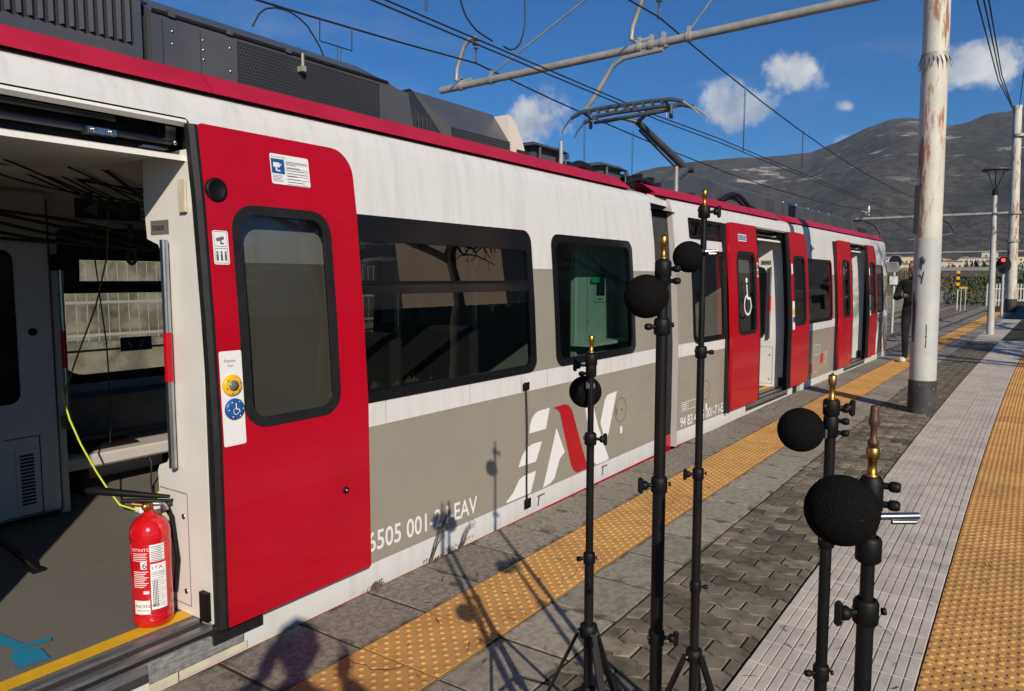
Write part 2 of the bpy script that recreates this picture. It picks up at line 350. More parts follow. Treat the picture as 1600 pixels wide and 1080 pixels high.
# ------------------------------------------------------------------ the setting: ground, platform, tracks, mountains
def curve(x):       # the platform and tracks bend gently to the right further on
    return 0.001*x*x if 0 < x < 17.5 else (0. if x <= 0 else 0.306+.035*(x-17.5))
def slope(x): return math.atan(-(.002*x if 0 < x < 17.5 else (0 if x <= 0 else .035)))
b = MB()
xs = [-400, -60, -20, -5, 0, 10, 20, 40, 80, 200, 420, 900]; ys = [-900, -200, -40, -12, 12, 30, 80, 220, 480, 900]
b.add([(x, y, -.95) for x in xs for y in ys], [(i*len(ys)+j, (i+1)*len(ys)+j, (i+1)*len(ys)+j+1, i*len(ys)+j+1) for i in range(len(xs)-1) for j in range(len(ys)-1)])
mat('terrain', (.115, .095, .060), (.070, .070, .035), scale=.35, rough=1., bump=.8, bscale=3, wear=((.15, .125, .09), 1.2, .5, .7, .6))
tag(b.build('ground', 'terrain'), kind='structure')
# platform slab
PX = [-6, -2, 0]+[x for x in range(2, 62, 2)]
b = MB()
def strip(b, y0, y1, z, xs, zlow=None, mi=0):
    vs = [(x, y-curve(x), z) for x in xs for y in (y0, y1)]; n = len(xs)
    b.add(vs, [(2*i, 2*i+2, 2*i+3, 2*i+1) for i in range(n-1)], mi)
    if zlow is not None:
        vs2 = [(x, y-curve(x), zlow) for x in xs for y in (y0, y1)]
        b.add(vs+vs2, [(2*i+1, 2*i+3, 2*n+2*i+3, 2*n+2*i+1) for i in range(n-1)]+[(2*i+2, 2*i, 2*n+2*i, 2*n+2*i+2) for i in range(n-1)]+[(2*n-2, 2*n-1, 4*n-1, 4*n-2)], mi)
strip(b, -6.5, 2.515, -.010, PX, -1.0)
XJ = [-1]+[i*.5 for i in range(0, 81)]
for y0_, y1_, z_ in ((1.405, 1.738, -.0045), (1.738, 2.148, .0008), (2.148, 2.512, -.0045), (-.15, .259, .0008)): strip(b, y0_, y1_, z_, XJ)     # sand and moss filling the joints
platform = tag(b.build('platform', 'moss_joint'), kind='structure')
def rowpiece(name, me, x, y, z=0.):
    return piece(name, me, platform, (x, y-curve(x), z), slope(x)*.6)
# edge slabs and inner slabs, 40 cm pitch
J = .017
def slab(w, l, mt, bev=.0025, g=.014): return MB().box(-l/2+g/2, l/2-g/2, -w/2, w/2, -.028, 0, 0, bev).mesh('slab', mt)
def edge_grime(n, hx, hy, amt):
    m = M[n]; N = m.node_tree.nodes; K = m.node_tree.links; p = N['Principled BSDF']; src = p.inputs['Base Color'].links[0].from_socket
    tc_ = N.new('ShaderNodeTexCoord'); sp_ = N.new('ShaderNodeSeparateXYZ'); K.new(tc_.outputs['Object'], sp_.inputs[0])
    def mth(op, a, b_=None):
        t = N.new('ShaderNodeMath'); t.operation = op
        for i, v in enumerate((a, b_)):
            if v is None: continue
            if isinstance(v, (int, float)): t.inputs[i].default_value = v
            else: K.new(v, t.inputs[i])
        return t.outputs[0]
    e = mth('MAXIMUM', mth('ABSOLUTE', mth('DIVIDE', sp_.outputs[0], hx)), mth('ABSOLUTE', mth('DIVIDE', sp_.outputs[1], hy)))
    g = N.new('ShaderNodeNewGeometry'); nz_ = N.new('ShaderNodeTexNoise'); nz_.inputs['Scale'].default_value = 9; nz_.inputs['Detail'].default_value = 6; K.new(g.outputs['Position'], nz_.inputs['Vector'])
    f = mth('ADD', e, mth('MULTIPLY', mth('SUBTRACT', nz_.outputs['Fac'], .5), 1.1)); r_ = N.new('ShaderNodeMapRange'); r_.interpolation_type = 'SMOOTHSTEP'; K.new(f, r_.inputs[0]); r_.inputs[1].default_value = .88; r_.inputs[2].default_value = 1.15; r_.inputs[4].default_value = amt
    x_ = N.new('ShaderNodeMix'); x_.data_type = 'RGBA'; K.new(r_.outputs[0], x_.inputs[0]); K.new(src, x_.inputs[6]); x_.inputs[7].default_value = (.042, .038, .026, 1); K.new(x_.outputs[2], p.inputs['Base Color'])
edge_grime('edge_concrete', .2, .1875, .85); edge_grime('concrete', .2, .1625, .8)
sm1 = slab(.375, .4, 'edge_concrete'); sm2 = slab(.325, .4, 'concrete')
for k in range(-2, 100):
    x = J+.4*(k+.5)
    rowpiece('slab', sm1, x, 2.337, random.uniform(-.002, .002)); rowpiece('slab', sm2, x, 1.572, random.uniform(-.002, .002))
# tactile tile with domes
def dome_tile():
    b = MB(); b.box(-.1965, .1965, -.199, .199, -.028, 0, 0, .0015)
    n = 6; p = .396/n
    for i in range(n):
        for j in range(n):
            for q in (.25, .75):
                cx, cy = -.198+p*(i+q), -.198+p*(j+q)
                b.lathe([(.0130, -.001), (.0112, .0034), (.0062, .0054), (0, .0058)], (cx, cy, 0), 8)
    return b.mesh('tactile_tile', 'orange_tile')
tm = dome_tile()
for k in range(-1, 100): rowpiece('tactile_tile', tm, J+.4*(k+.5), 1.942, .004)
def bar_tile(w, l, n):
    b = MB(); p = w/n
    b.box(-l/2+.0004, l/2-.0004, -w/2+.001, w/2-.001, -.028, -.002)
    for i in range(n):
        c = -w/2+p*(i+.5); t = p*(.445, .42, .46, .40, .455, .43, .47)[i % 7]
        b.add([(x, c+s*q, z) for x in (-l/2+.0004, l/2-.0004) for s, q, z in ((-1, t, -.002), (-1, t*.90, .0030), (1, t*.90, .0030), (1, t, -.002))],
              [(0, 4, 5, 1), (1, 5, 6, 2), (2, 6, 7, 3), (0, 1, 2, 3), (7, 6, 5, 4)])
    for e in (-1, 1): b.add([(e*(l/2-.0105)-.0035, -w/2+.004, .0029), (e*(l/2-.0105)-.0035, w/2-.004, .0029), (e*(l/2-.0105), w/2-.004, .0046), (e*(l/2-.0105), -w/2+.004, .0046), (e*(l/2-.0105)+.0035, w/2-.004, .0029), (e*(l/2-.0105)+.0035, -w/2+.004, .0029)], [(0, 3, 2, 1), (3, 5, 4, 2)]) if e > 0 else None
    return b.mesh('guide_tile', 'white_tile')
wm_ = bar_tile(.280, .2, 7)
for k in range(-1, 104):
    for y in (.400, .682): rowpiece('guide_tile', wm_, J+.2*(k+.5), y+.002, random.uniform(.002, .005))
tile_x0 = J+.2*103+.2
for k in range(-1, 52): rowpiece('tactile_tile', tm, J-.015+.4*(k+.5), .057, .004)
strip_b = MB(); strip(strip_b, -6.4, -.16, -.002, PX); strip_b.build('paving', 'asphalt', platform)
# interlocking wavy paving bricks
RP, BL, Y0, Y1 = .112, .222, .832, 1.404
def wave(y): 
    t = (y/(BL/2)) % 1.0; k = abs(t-.5)*2        # 0..1
    return .0100*max(-1, min(1, (k-.5)*3.2))
def brick_mesh(y0, y1):
    g = .0058; n = max(4, int((y1-y0)/.013)); ysamp = [y0+g+(y1-y0-2*g)*i/n for i in range(n+1)]
    loop = [(RP/2-g+wave(y), y) for y in ysamp]+[(-RP/2+g+wave(y), y) for y in reversed(ysamp)]
    yc = (y0+y1)/2; m = len(loop); bt = []
    for s, z in ((1., -.028), (1., -.006), (.975, 0.)): bt += [(x*s, (y-yc)*(s+.0 if s == 1 else 1-.005/(y1-y0)), z) for x, y in loop]
    me = MB().add(bt, [(k*m+i, k*m+(i+1) % m, (k+1)*m+(i+1) % m, (k+1)*m+i) for k in range(2) for i in range(m)]+[tuple(range(2*m, 3*m))])
    return me, yc
pat = []
for ph in (0, BL/2):
    e = [Y0]; y = math.floor(Y0/BL)*BL+ph-BL
    while y < Y1-.03:
        if y > Y0+.03: e.append(y)
        y += BL
    e.append(Y1); pat.append([brick_mesh(a, c) for a, c in zip(e, e[1:])])
pm = [[(mb.mesh('brick', 'brick'), yc, mb) for mb, yc in p] for p in pat]
cnt = 0; rest = MB()
for r in range(0, 250):
    x = .72+RP*r
    for me, yc, mb in pm[r % 2]:
        zz = random.uniform(-.004, .001)
        if cnt < 300: rowpiece('brick', me, x, yc, zz); cnt += 1
        else:
            o = len(rest.v); rest.add(mb.v, mb.f); rest.xf(Matrix.Translation((x, yc-curve(x), zz)), o)
tag(rest.build('brick_paving', 'brick', platform), kind='stuff')
# paths further on (too far to tell the pieces apart)
far = MB()
strip(far, .832, 1.404, -.004, [28.5, 34, 40, 46, 52, 60]); far.build('paving', 'concrete', platform)
p2 = MB()
strip(p2, .26, .825, .0, [21.0, 21.6]); strip(p2, .83, 1.40, .003, [21.0, 22.2, 24, 26, 30, 33]); p2.build('guide_path', 'white_tile', platform)
p3 = MB(); strip(p3, -.9, .82, .0, [33, 36, 37]); p3.build('tactile_path', 'orange_tile', platform)
# ------------------------------------------------------------------ tracks
def track_c(x, off):
    return off-(curve(x) if x < 17.5 else .306+.035*(x-17.5)+.0003*(x-17.5)**2*0)
bed = MB(); XS = [-30, -10, 0]+list(range(5, 150, 5))
vs = [(x, y-curve(x), z) for x in XS for y, z in ((2.48, -.80), (2.9, -.62), (11.2, -.62), (11.8, -.93))]
bed.add(vs, [(4*i+j, 4*i+4+j, 4*i+5+j, 4*i+1+j) for i in range(len(XS)-1) for j in range(3)])
tag(bed.build('track_bed', 'ballast'), kind='structure')
st = MB(); rs = random.Random(3)
for _ in range(5200):
    x = 14+rs.random()**1.6*46; y = 2.55+rs.random()*8.2-curve(x); s = rs.uniform(.018, .042); o = len(st.v)
    st.add([(-1, -.8, -.3), (1, -.7, -.3), (.9, .8, -.3), (-.8, .9, -.3), (0, .1, .8)], [(0, 1, 4), (1, 2, 4), (2, 3, 4), (3, 0, 4)])
    st.xf(Matrix.Translation((x, y, -.61)) @ Matrix.Rotation(rs.random()*6, 4, 'Z') @ Matrix.Rotation(rs.uniform(-.5, .5), 4, 'X') @ Matrix.Scale(s, 4), o)
tag(st.build('ballast_stones', 'ballast_stone'), kind='stuff')
for tname, off, lab in (('railway_track', 4.03, 'railway track the red and white train stands on'), ('railway_track', 7.05, 'second railway track beyond the train, curving to the right')):
    t = empty(tname, (10, off, -.6), lab, 'railway track')
    for s in (-.475, .475):
        rb = MB(); n = len(XS)
        prof = [(-.06, -.60), (-.06, -.585), (-.012, -.565), (-.012, -.49), (-.033, -.48), (-.033, -.452), (.033, -.452), (.033, -.48), (.012, -.49), (.012, -.565), (.06, -.585), (.06, -.60)]
        vs = [(x, track_c(x, off)+s+a, z) for x in XS for a, z in prof]; k = len(prof)
        for i in range(n-1):
            for j in range(k-1): rb.add([], [], 0); rb.f.append((i*k+j, (i+1)*k+j, (i+1)*k+j+1, i*k+j+1)); rb.m.append(1 if j == 5 else 0); rb.sm.append(False)
        rb.v = vs; rb.build('rail', ['rail', 'rail_top'], t)
    sl = MB().box(-.11, .11, -.95, .95, -.66, -.585, 0, .02).mesh('sleeper', 'sleeper')
    for i in range(90):
        x = 12+i*.62
        if off < 5 and x < 15.5: continue
        o = bpy.data.objects.new('sleeper', sl); col.objects.link(o); o.location = (x, track_c(x, off), 0); o.rotation_euler = (0, 0, slope(x)); attach(o, t)
# ------------------------------------------------------------------ mountains: real terrain 0.9 to 5 km away
RID = [(-60, .15), (-30, .20), (-15, .205), (-6, .20), (-1, .186), (.53, .1805), (2.5, .177), (4.0, .172), (4.7, .173), (5.8, .181), (6.9, .1865), (8.1, .186), (9.6, .177), (11.3, .163), (12.9, .152), (14, .150), (15.9, .1495), (18, .1495), (20.3, .149), (22.5, .1455), (25, .138), (27.5, .120), (30, .102), (34, .085), (40, .075), (55, .06), (75, .05), (100, .06)]
def ridge(a):
    for (a0, h0), (a1, h1) in zip(RID, RID[1:]):
        if a0 <= a <= a1: t = (a-a0)/(a1-a0); return h0+(h1-h0)*t
    return .06
def smst(t): t = max(0, min(1, t)); return t*t*(3-2*t)
AZ = [-60+i*.5 for i in range(112)]+[-4+i*.16 for i in range(230)]+[33+i*.7 for i in range(96)]
RR = [650+45*i for i in range(18)]+[1460+70*i for i in range(32)]+[3700, 4000, 4500, 5200]
hv = []
for a in AZ:
    ca, sa = math.cos(R(a)), math.sin(R(a)); h0 = ridge(a)
    for r in RR:
        x, y = r*ca, r*sa; t = (r-650)/(3250-650)
        base = h0*3250*(.16*smst(t*3.)+.84*smst((t-.10)/.90)**1.02) if t < 1 else h0*3250*(1-.06*smst((r-3250)/1950))
        q = Vector((x, y, 0)); amp = min(1, max(0, t*2.2))*(1 if t < .50 else max(.05, 1-(t-.50)*2.3))
        nval = (noise.fractal(q*.0014, 1.0, 2.0, 5)*70+(abs(noise.noise(q*.0042))*-1+.35)*60+noise.noise(q*.017)*11)*amp
        hv.append((x, y, -4+max(0, base*.965+nval*.75 if t < 1 else base)))
nR = len(RR); b = MB()
b.add(hv, [(i*nR+j, i*nR+j+1, (i+1)*nR+j+1, (i+1)*nR+j) for i in range(len(AZ)-1) for j in range(nR-1)], 0, True)
m = mat('mountain_woods', (.100, .080, .064), (.052, .052, .040), scale=.006, lo=.38, hi=.62, rough=1., detail=9, wear=((.125, .098, .078), .012, .50, .66, .5), speck=((.026, .030, .024), .05, .48, .65), bump=0)
nt = m.node_tree; K = nt.links; N = nt.nodes; p = N['Principled BSDF']
g = N.new('ShaderNodeNewGeometry'); sx = N.new('ShaderNodeSeparateXYZ'); K.new(g.outputs['Position'], sx.inputs[0])
mpn = N.new('ShaderNodeMapping'); mpn.inputs['Scale'].default_value = (1, 1, 4.5); K.new(g.outputs['Position'], mpn.inputs[0])
n1 = N.new('ShaderNodeTexNoise'); n1.inputs['Scale'].default_value = .006; n1.inputs['Detail'].default_value = 9; n1.inputs['Roughness'].default_value = .68; K.new(mpn.outputs[0], n1.inputs['Vector'])
n2_ = N.new('ShaderNodeTexNoise'); n2_.inputs['Scale'].default_value = .0016; n2_.inputs['Detail'].default_value = 2; K.new(g.outputs['Position'], n2_.inputs['Vector'])
def mr(s, a, c, d=0., e=1.):
    t = N.new('ShaderNodeMapRange'); t.interpolation_type = 'SMOOTHSTEP'; K.new(s, t.inputs[0]); t.inputs[1].default_value = a; t.inputs[2].default_value = c; t.inputs[3].default_value = d; t.inputs[4].default_value = e; return t.outputs[0]
def mul(a, c): t = N.new('ShaderNodeMath'); t.operation = 'MULTIPLY'; K.new(a, t.inputs[0]); K.new(c, t.inputs[1]); return t.outputs[0]
cl = mul(mul(mr(n1.outputs[0], .56, .60), mr(n2_.outputs[0], .48, .56)), mul(mr(sx.outputs[2], 110, 190), mr(sx.outputs[2], 480, 420)))
mx = N.new('ShaderNodeMix'); mx.data_type = 'RGBA'; K.new(cl, mx.inputs[0]); K.new(p.inputs['Base Color'].links[0].from_socket, mx.inputs[6]); mx.inputs[7].default_value = (.40, .36, .32, 1); K.new(mx.outputs[2], p.inputs['Base Color'])
bp = N.new('ShaderNodeBump'); bp.inputs['Strength'].default_value = .8; bp.inputs['Distance'].default_value = 14.; nb = N.new('ShaderNodeTexNoise'); nb.inputs['Scale'].default_value = .05; nb.inputs['Detail'].default_value = 9; nb.inputs['Roughness'].default_value = .7; K.new(g.outputs['Position'], nb.inputs['Vector']); K.new(nb.outputs[0], bp.inputs['Height']); K.new(bp.outputs[0], p.inputs['Normal'])
tag(b.build('mountains', 'mountain_woods'), kind='structure')
# ------------------------------------------------------------------ the train
train = empty('passenger_train', (3.0, 4.03, -.6), 'red, white and grey articulated train standing at the platform with its doors open', 'train')
BC_O = Vector((6.1, 2.575, 0)); BC_YAW = -.04
def frA(s, y, z): return (s, 2.58+y, z)
cy_, sy_ = math.cos(BC_YAW), math.sin(BC_YAW)
def frB(s, y, z): return (BC_O.x+s*cy_-y*sy_, BC_O.y+s*sy_+y*cy_, z)
PROF = [(-.45, .02), (-.05, 0), (.9, 0), (1.35, .022), (1.8, .055), (2.08, .088), (2.15, .10), (2.19, .112), (2.215, .128), (2.232, .15)]
def yf(z):
    for (z0, y0), (z1, y1) in zip(PROF, PROF[1:]):
        if z <= z1: return y0+(y1-y0)*max(0, (z-z0))/(z1-z0)
    return PROF[-1][1]
ZX = [p[0] for p in PROF]+[-.05, -.035, .096, .782, .90, 1.566]
BM = ['white_paint', 'gray_paint', 'red_paint', 'rubber', 'interior_dark']
def livery(z, s):
    if z < -.035: return 2
    if z < .096: return 0
    if z < .782: return 1
    if z < .90: return 0
    if z < 1.566: return 1
    return 0
W_ = 2.90      # body width
def body(name, s0, s1, holes, farholes, fr, cap=(True, True)):
    b = MB(); out = (s0, s1, -.40, 2.232, 0)
    skin(b, out, holes, fr, yf, livery, zx=ZX, jamb=.06, jm=3)
    # far side, mirrored
    skin(b, out, farholes, lambda s, y, z: fr(s, W_-y, z), yf, livery, zx=ZX, jamb=.05, jm=3)
    # roof skin
    rp = [(.15, 2.232), (.20, 2.25), (.40, 2.30), (W_/2, 2.33), (W_-.40, 2.30), (W_-.20, 2.25), (W_-.15, 2.232)]
    b.add([fr(s, y, z) for s in (s0, s1) for y, z in rp], [(i, i+1, 7+i+1, 7+i) for i in range(6)], 4)
    # floor pan
    b.add([fr(s, y, .06) for s in (s0, s1) for y in (.02, W_-.02)], [(0, 2, 3, 1)], 4)
    if any(cap):
        for s, c in ((s0, cap[0]), (s1, cap[1])):
            if not c: continue
            zz = sorted(set(ZX)); zz = [z for z in zz if -.40 <= z <= 2.232]
            lp = [(yf(z)+.0005, z) for z in zz]+[(W_-yf(z)-.0005, z) for z in reversed(zz)]
            b.add([fr(s, y, z) for y, z in lp], [tuple(range(len(lp)))], 4)
    o = b.build(name, BM, train)
    return o
WR = .085
A_win = [(2.405, 4.005, .905, 1.805, WR), (4.262, 5.50, .905, 1.80, WR)]
A_door = (.36, 1.675, .085, 2.115, .02)
far_win = [(2.33, 3.95, .80, 1.82, .16), (4.45, 5.4, .86, 1.80, .12), (-1.6, .2, .86, 1.80, .12)]
bodyA = body('car_body', -3.0, 5.96, A_win+[A_door, (-2.2, -.6, .905, 1.8, WR)], far_win, frA)
B_small = (.62, 1.50, 1.885, 2.075, .02); B_win = (.62, 1.56, .885, 1.775, .09); B_door = (1.66, 3.70, .085, 2.10, .02)
bodyB = body('car_body', .28, 3.86, [B_small, B_win, (2.22, 3.62, .085, 2.10, .02)], [(.8, 1.9, .86, 1.80, .12)], frB)
C_win = (4.40, 5.80, .89, 1.775, .09); C_win2 = (8.70, 9.64, .88, 1.76, .09); C_door = (6.72, 8.12, .085, 2.08, .02)
bodyC = body('car_body', 4.20, 10.05, [C_win, C_door, C_win2], [(4.5, 5.8, .86, 1.80, .12), (8.5, 9.5, .86, 1.8, .12)], frB, (True, False))
# rounded cab end
b = MB(); rows = [z for z in sorted(set(ZX)) if -.40 <= z <= 2.232]; ns = 10
for zi, (z0, z1) in enumerate(zip(rows, rows[1:])):
    for i in range(ns):
        q = []
        for z, ii in ((z0, i), (z0, i+1), (z1, i+1), (z1, i)):
            a = math.pi/2*ii/ns; k = 1-.25*max(0, (z-1.2))/1.03
            q.append(frB(10.05+.42*k*math.sin(a), yf(z)+1.449*(1-math.cos(a))**1.0*(W_/2-yf(z))/1.45, z))
        b.add(q, [(0, 1, 2, 3)], livery((z0+z1)/2, 0), True)
        b.add([frB(10.05+.42*(1-.25*max(0, (z-1.2))/1.03)*math.sin(math.pi/2*ii/ns), W_-(yf(z)+1.449*(1-math.cos(math.pi/2*ii/ns))*(W_/2-yf(z))/1.45), z) for z, ii in ((z0, i), (z0, i+1), (z1, i+1), (z1, i))], [(3, 2, 1, 0)], livery((z0+z1)/2, 0), True)
b.add([frB(10.05+.42*.75*math.sin(math.pi/2*i/ns), .15+1.3*(1-math.cos(math.pi/2*i/ns)), 2.232) for i in range(ns+1)]+[frB(10.05+.42*.75*math.sin(math.pi/2*i/ns), W_-.15-1.3*(1-math.cos(math.pi/2*i/ns)), 2.232) for i in range(ns, -1, -1)], [tuple(range(2*ns+2))])
b.build('cab_nose', BM, train)
def fpart(b, name, mats, parent): return b.build(name, mats, parent)
# windows
def window(h, fr, mat_g='window_glass', fw=.045, bar=None, topband=0., name='window'):
    b = MB(); o = (h[0]-.004, h[1]+.004, h[2]-.004, h[3]+.004, h[4]); inn = (h[0]+fw, h[1]-fw, h[2]+fw, h[3]-fw-topband, max(.03, h[4]-fw*.55))
    skin(b, o, [inn], fr, yf, off=-.006, jamb=.022, rim=.02, zx=ZX)
    if bar: b.add([fr(s, yf(z)+d, z) for d in (.0, -.004) for z in bar for s in (inn[0]-.005, inn[1]+.005)], [(0, 1, 3, 2), (4, 6, 7, 5), (0, 4, 5, 1), (2, 3, 7, 6)])
    w = b.build(name, 'black_gloss', train)
    g = MB(); skin(g, (inn[0]-.006, inn[1]+.006, inn[2]-.006, inn[3]+.006, inn[4]), [], fr, yf, off=.006, zx=ZX)
    g.build('pane', mat_g, w)
    return w
w1 = window(A_win[0], frA, bar=(1.425, 1.475), topband=.075)
lb = MB(); lb.add([frA(s, yf(z)-.010, z) for z in (1.475, 1.490) for s in (2.44, 3.97)], [(0, 1, 3, 2)]); lb.build('vent_rail', 'black_plastic', w1)
w2 = window(A_win[1], frA, 'cab_glass', fw=.05)
window(B_small, frB, fw=.03); window(B_win, frB, fw=.05)
window(C_win, frB, fw=.04, bar=(1.42, 1.46)); window(C_win2, frB, fw=.04)
for h in far_win[:2]:
    w = MB(); ff = lambda s, y, z: frA(s, W_-y, z)
    skin(w, (h[0]-.035, h[1]+.035, h[2]-.035, h[3]+.035, h[4]+.02), [(h[0]+.03, h[1]-.03, h[2]+.03, h[3]-.03, h[4])], ff, yf, off=.075, zx=ZX)
    w.add([ff(s, yf(z)+.078, z) for z in (1.40, 1.485) for s in (h[0], h[1])], [(0, 1, 3, 2)])
    w.add([ff(s, yf(z)+.079, z) for z in (1.63, 1.80) for s in (h[0], h[1])], [(0, 1, 3, 2)])
    w.add([ff(s, yf(z)+.0795, z) for z in (1.44, 1.72) for s in (h[0]-.02, h[0]+.17)], [(0, 1, 3, 2)])
    wo_ = w.build('window', 'black_gloss', train)
    g = MB(); skin(g, h, [], ff, yf, off=.03, zx=ZX); g.build('pane', 'far_glass', wo_)
# door leaves (slid open, standing proud of the body side)
def leaf(s0, s1, fr, seal_left=True, z0=.128, z1=2.088, rtop=(.02, .12), winr=.10, wx=None, wz=(.905, 1.79), name='door_leaf', both=False):
    off = -.075; b = MB(); out = (s0, s1, z0, z1, (rtop[0], rtop[1], .008, .008)); wx = wx or (s0+.075, s1-.165)
    hole = (wx[0], wx[1], wz[0], wz[1], winr)
    skin(b, out, [hole], fr, yf, off=off, zx=ZX, rim=.04, rm=0, jamb=.02, jm=1)
    skin(b, (s0+.004, s1-.004, z0+.004, z1-.004, (rtop[0], rtop[1], .008, .008)), [hole], fr, yf, lambda z, s: 1, off=off+.041, zx=ZX)
    lf = b.build(name, ['red_paint', 'rubber'], train)
    fb = MB(); skin(fb, (wx[0]-.004, wx[1]+.004, wz[0]-.004, wz[1]+.004, winr+.004), [(wx[0]+.035, wx[1]-.035, wz[0]+.035, wz[1]-.035, winr-.03)], fr, yf, off=off-.004, zx=ZX, jamb=.014, rim=.01)
    wf = fb.build('window_frame', 'rubber', lf)
    g = MB(); skin(g, (wx[0]+.02, wx[1]-.02, wz[0]+.02, wz[1]-.02, winr-.02), [], fr, yf, off=off+.012, zx=ZX); g.build('pane', 'door_glass', lf)
    sb = MB(); e = s0 if seal_left else s1; d = -1 if seal_left else 1
    zz = [z for z in sorted(set(ZX+[z0+.002, z1-.015])) if z0 <= z <= z1]
    pr = [(0, -.002), (d*.014, -.004), (d*.034, .004), (d*.036, .03), (d*.012, .045), (0, .042)]
    n = len(pr)
    sb.add([fr(e+ds, yf(z)+off+dy, z) for z in zz for ds, dy in pr], [(i*n+j, i*n+(j+1) % n, (i+1)*n+(j+1) % n, (i+1)*n+j) for i in range(len(zz)-1) for j in range(n)]+[tuple(range(n)), tuple(range((len(zz)-1)*n, len(zz)*n))])
    sb.build('edge_seal', 'rubber', lf)
    return lf
leaf1 = leaf(1.658, 2.432, frA, wx=(1.768, 2.262))
MB().box(1.62, 1.845, 2.548, 2.578, .058, .100).build('door_rail', 'rubber', train)
leaf2 = leaf(1.46, 2.29, frB, seal_left=False, rtop=(.10, .02), wx=(1.62, 2.20)); 
leaf3 = leaf(3.50, 4.27, frB, wx=(3.62, 4.14), rtop=(.02, .12))
leaf4 = leaf(5.98, 6.76, frB, seal_left=False, rtop=(.10, .02), wx=(6.14, 6.62))
leaf5 = leaf(8.02, 8.66, frB, wx=(8.12, 8.56), rtop=(.02, .12))
leaf6 = leaf(-.42, .335, frA, seal_left=False, rtop=(.12, .02), wx=(-.28, .22))
# black jamb strips beside the far door leaves
for s in (1.425, 5.945):
    MB().prism([(s, .10), (s+.03, .10), (s+.03, 2.07), (s, 2.07)], lambda a, z: frB(a, yf(z)-.055, z), lambda a, z: frB(a, yf(z)-.002, z)).build('door_guide', 'rubber', train)
# things on the near leaf: camera notice, stickers, button panel, indicator, latch
def onleaf(x, z, d=.0): return frA(x, yf(z)-.075-.0035-d, z)
def plate(b, x0, x1, z0, z1, d=0., mi=0, r=.008, fn=onleaf, n=3):
    pts = []
    for cx, cz, a0 in ((x1-r, z1-r, 0), (x0+r, z1-r, 90), (x0+r, z0+r, 180), (x1-r, z0+r, 270)):
        for i in range(n+1): a = R(a0+90*i/n); pts.append((cx+r*math.cos(a), cz+r*math.sin(a)))
    return b.add([fn(x, z, d) for x, z in pts], [tuple(range(len(pts)))], mi)
def disc(b, x, z, r, d=0., mi=0, fn=onleaf, n=20): return b.add([fn(x+r*math.cos(2*math.pi*i/n), z+r*math.sin(2*math.pi*i/n), d) for i in range(n)], [tuple(range(n))], mi)
b = MB(); plate(b, 1.972, 2.172, 1.893, 2.018, 0, 0); plate(b, 1.976, 2.042, 1.937, 1.998, .001, 1, .002)
plate(b, 1.985, 2.018, 1.963, 1.982, .002, 0, .003); plate(b, 2.010, 2.026, 1.972, 1.978, .002, 0, .001); plate(b, 1.995, 2.003, 1.948, 1.966, .002, 0, .001); plate(b, 2.003, 2.018, 1.946, 1.952, .002, 0, .001)
for i in range(8): plate(b, 2.052, 2.162-.02*((i*7) % 4), 1.990-.012*i, 1.9925-.012*i, .001, 2, .0005)
for zz in (1.985, 1.955, 1.918): 
    for q in (0, .022): plate(b, 2.048, 2.166, zz-q, zz-q+.0012, .0015, 2, .0004)
for i in range(5): plate(b, 1.978, 2.03-.006*(i % 3), 1.928-.006*i, 1.9295-.006*i, .001, 2, .0005)
text_mb('Area videosorvegliata', .0085, lambda u, v: onleaf(1.978+u, 2.004+v, .001), 2, b, 1.)
b.build('camera_notice', ['label_white', 'sign_blue', 'label_print'], leaf1)
b = MB(); plate(b, 1.675, 1.742, 1.555, 1.685, 0, 0)
X0 = 1.676
for zc in (1.652, 1.588):
    for (x0, x1, za, zb) in ((0.004, .060, zc+.028, zc+.0295), (.004, .060, zc-.0275, zc-.026), (.004, .0055, zc-.0275, zc+.0295), (.0585, .060, zc-.0275, zc+.0295)): plate(b, X0+x0, X0+x1, za, zb, .001, 2, .0004)
b.add([onleaf(X0+x, z, .001) for x, z in ((.012, 1.655), (.045, 1.664), (.048, 1.652), (.015, 1.643))], [(0, 1, 2, 3)], 2); plate(b, X0+.030, X0+.046, 1.633, 1.639, .001, 2, .001); plate(b, X0+.030, X0+.036, 1.634, 1.648, .001, 2, .001)
for i, (xx, hgt) in enumerate(((.014, .035), (.032, .042), (.050, .035))):
    plate(b, X0+xx-.005, X0+xx+.005, 1.588-.018, 1.588+.008, .001, 2, .003); disc(b, X0+xx, 1.588+.014, .005, .001, 2, n=8)
b.build('pictogram_sticker', ['label_white', 'sign_blue', 'label_print'], leaf1)
# button panel
b = MB(); plate(b, 1.664, 1.763, .852, 1.222, 0, 0, .008)
text_mb('Premere', .018, lambda u, v: onleaf(1.684+u, 1.178+v, .001), 1, b, .8); text_mb('Push', .014, lambda u, v: onleaf(1.699+u, 1.160+v, .001), 1, b, .9)
pn = b.build('button_panel', ['label_white', 'label_print'], leaf1)
def button(x, z, m1, kids):
    b = MB(); b.lathe([(.042, 0), (.042, .006), (.037, .012), (.030, .013), (.0, .0135)], onleaf(x, z, 0), 28, 0, axis=(0, -1, 0))
    kids(b); b.build('door_button', m1, leaf1)
def k1(b):
    b.lathe([(.021, .0136), (.021, .016), (0, .0165)], onleaf(1.712, 1.088), 20, 1, axis=(0, -1, 0))
    for s in (-1, 1):
        xx = 1.712+s*.005; b.add([onleaf(xx+s*a, 1.088+c, .0175) for a, c in ((0, .011), (.002, .011), (.009, 0), (.002, -.011), (0, -.011), (.0055, 0))], [(0, 1, 2, 5), (5, 2, 3, 4)], 2)
    for i in range(6): disc(b, 1.712+.031*math.cos(i*1.05+.3), 1.088+.031*math.sin(i*1.05+.3), .0035, .0142, 2, n=8)
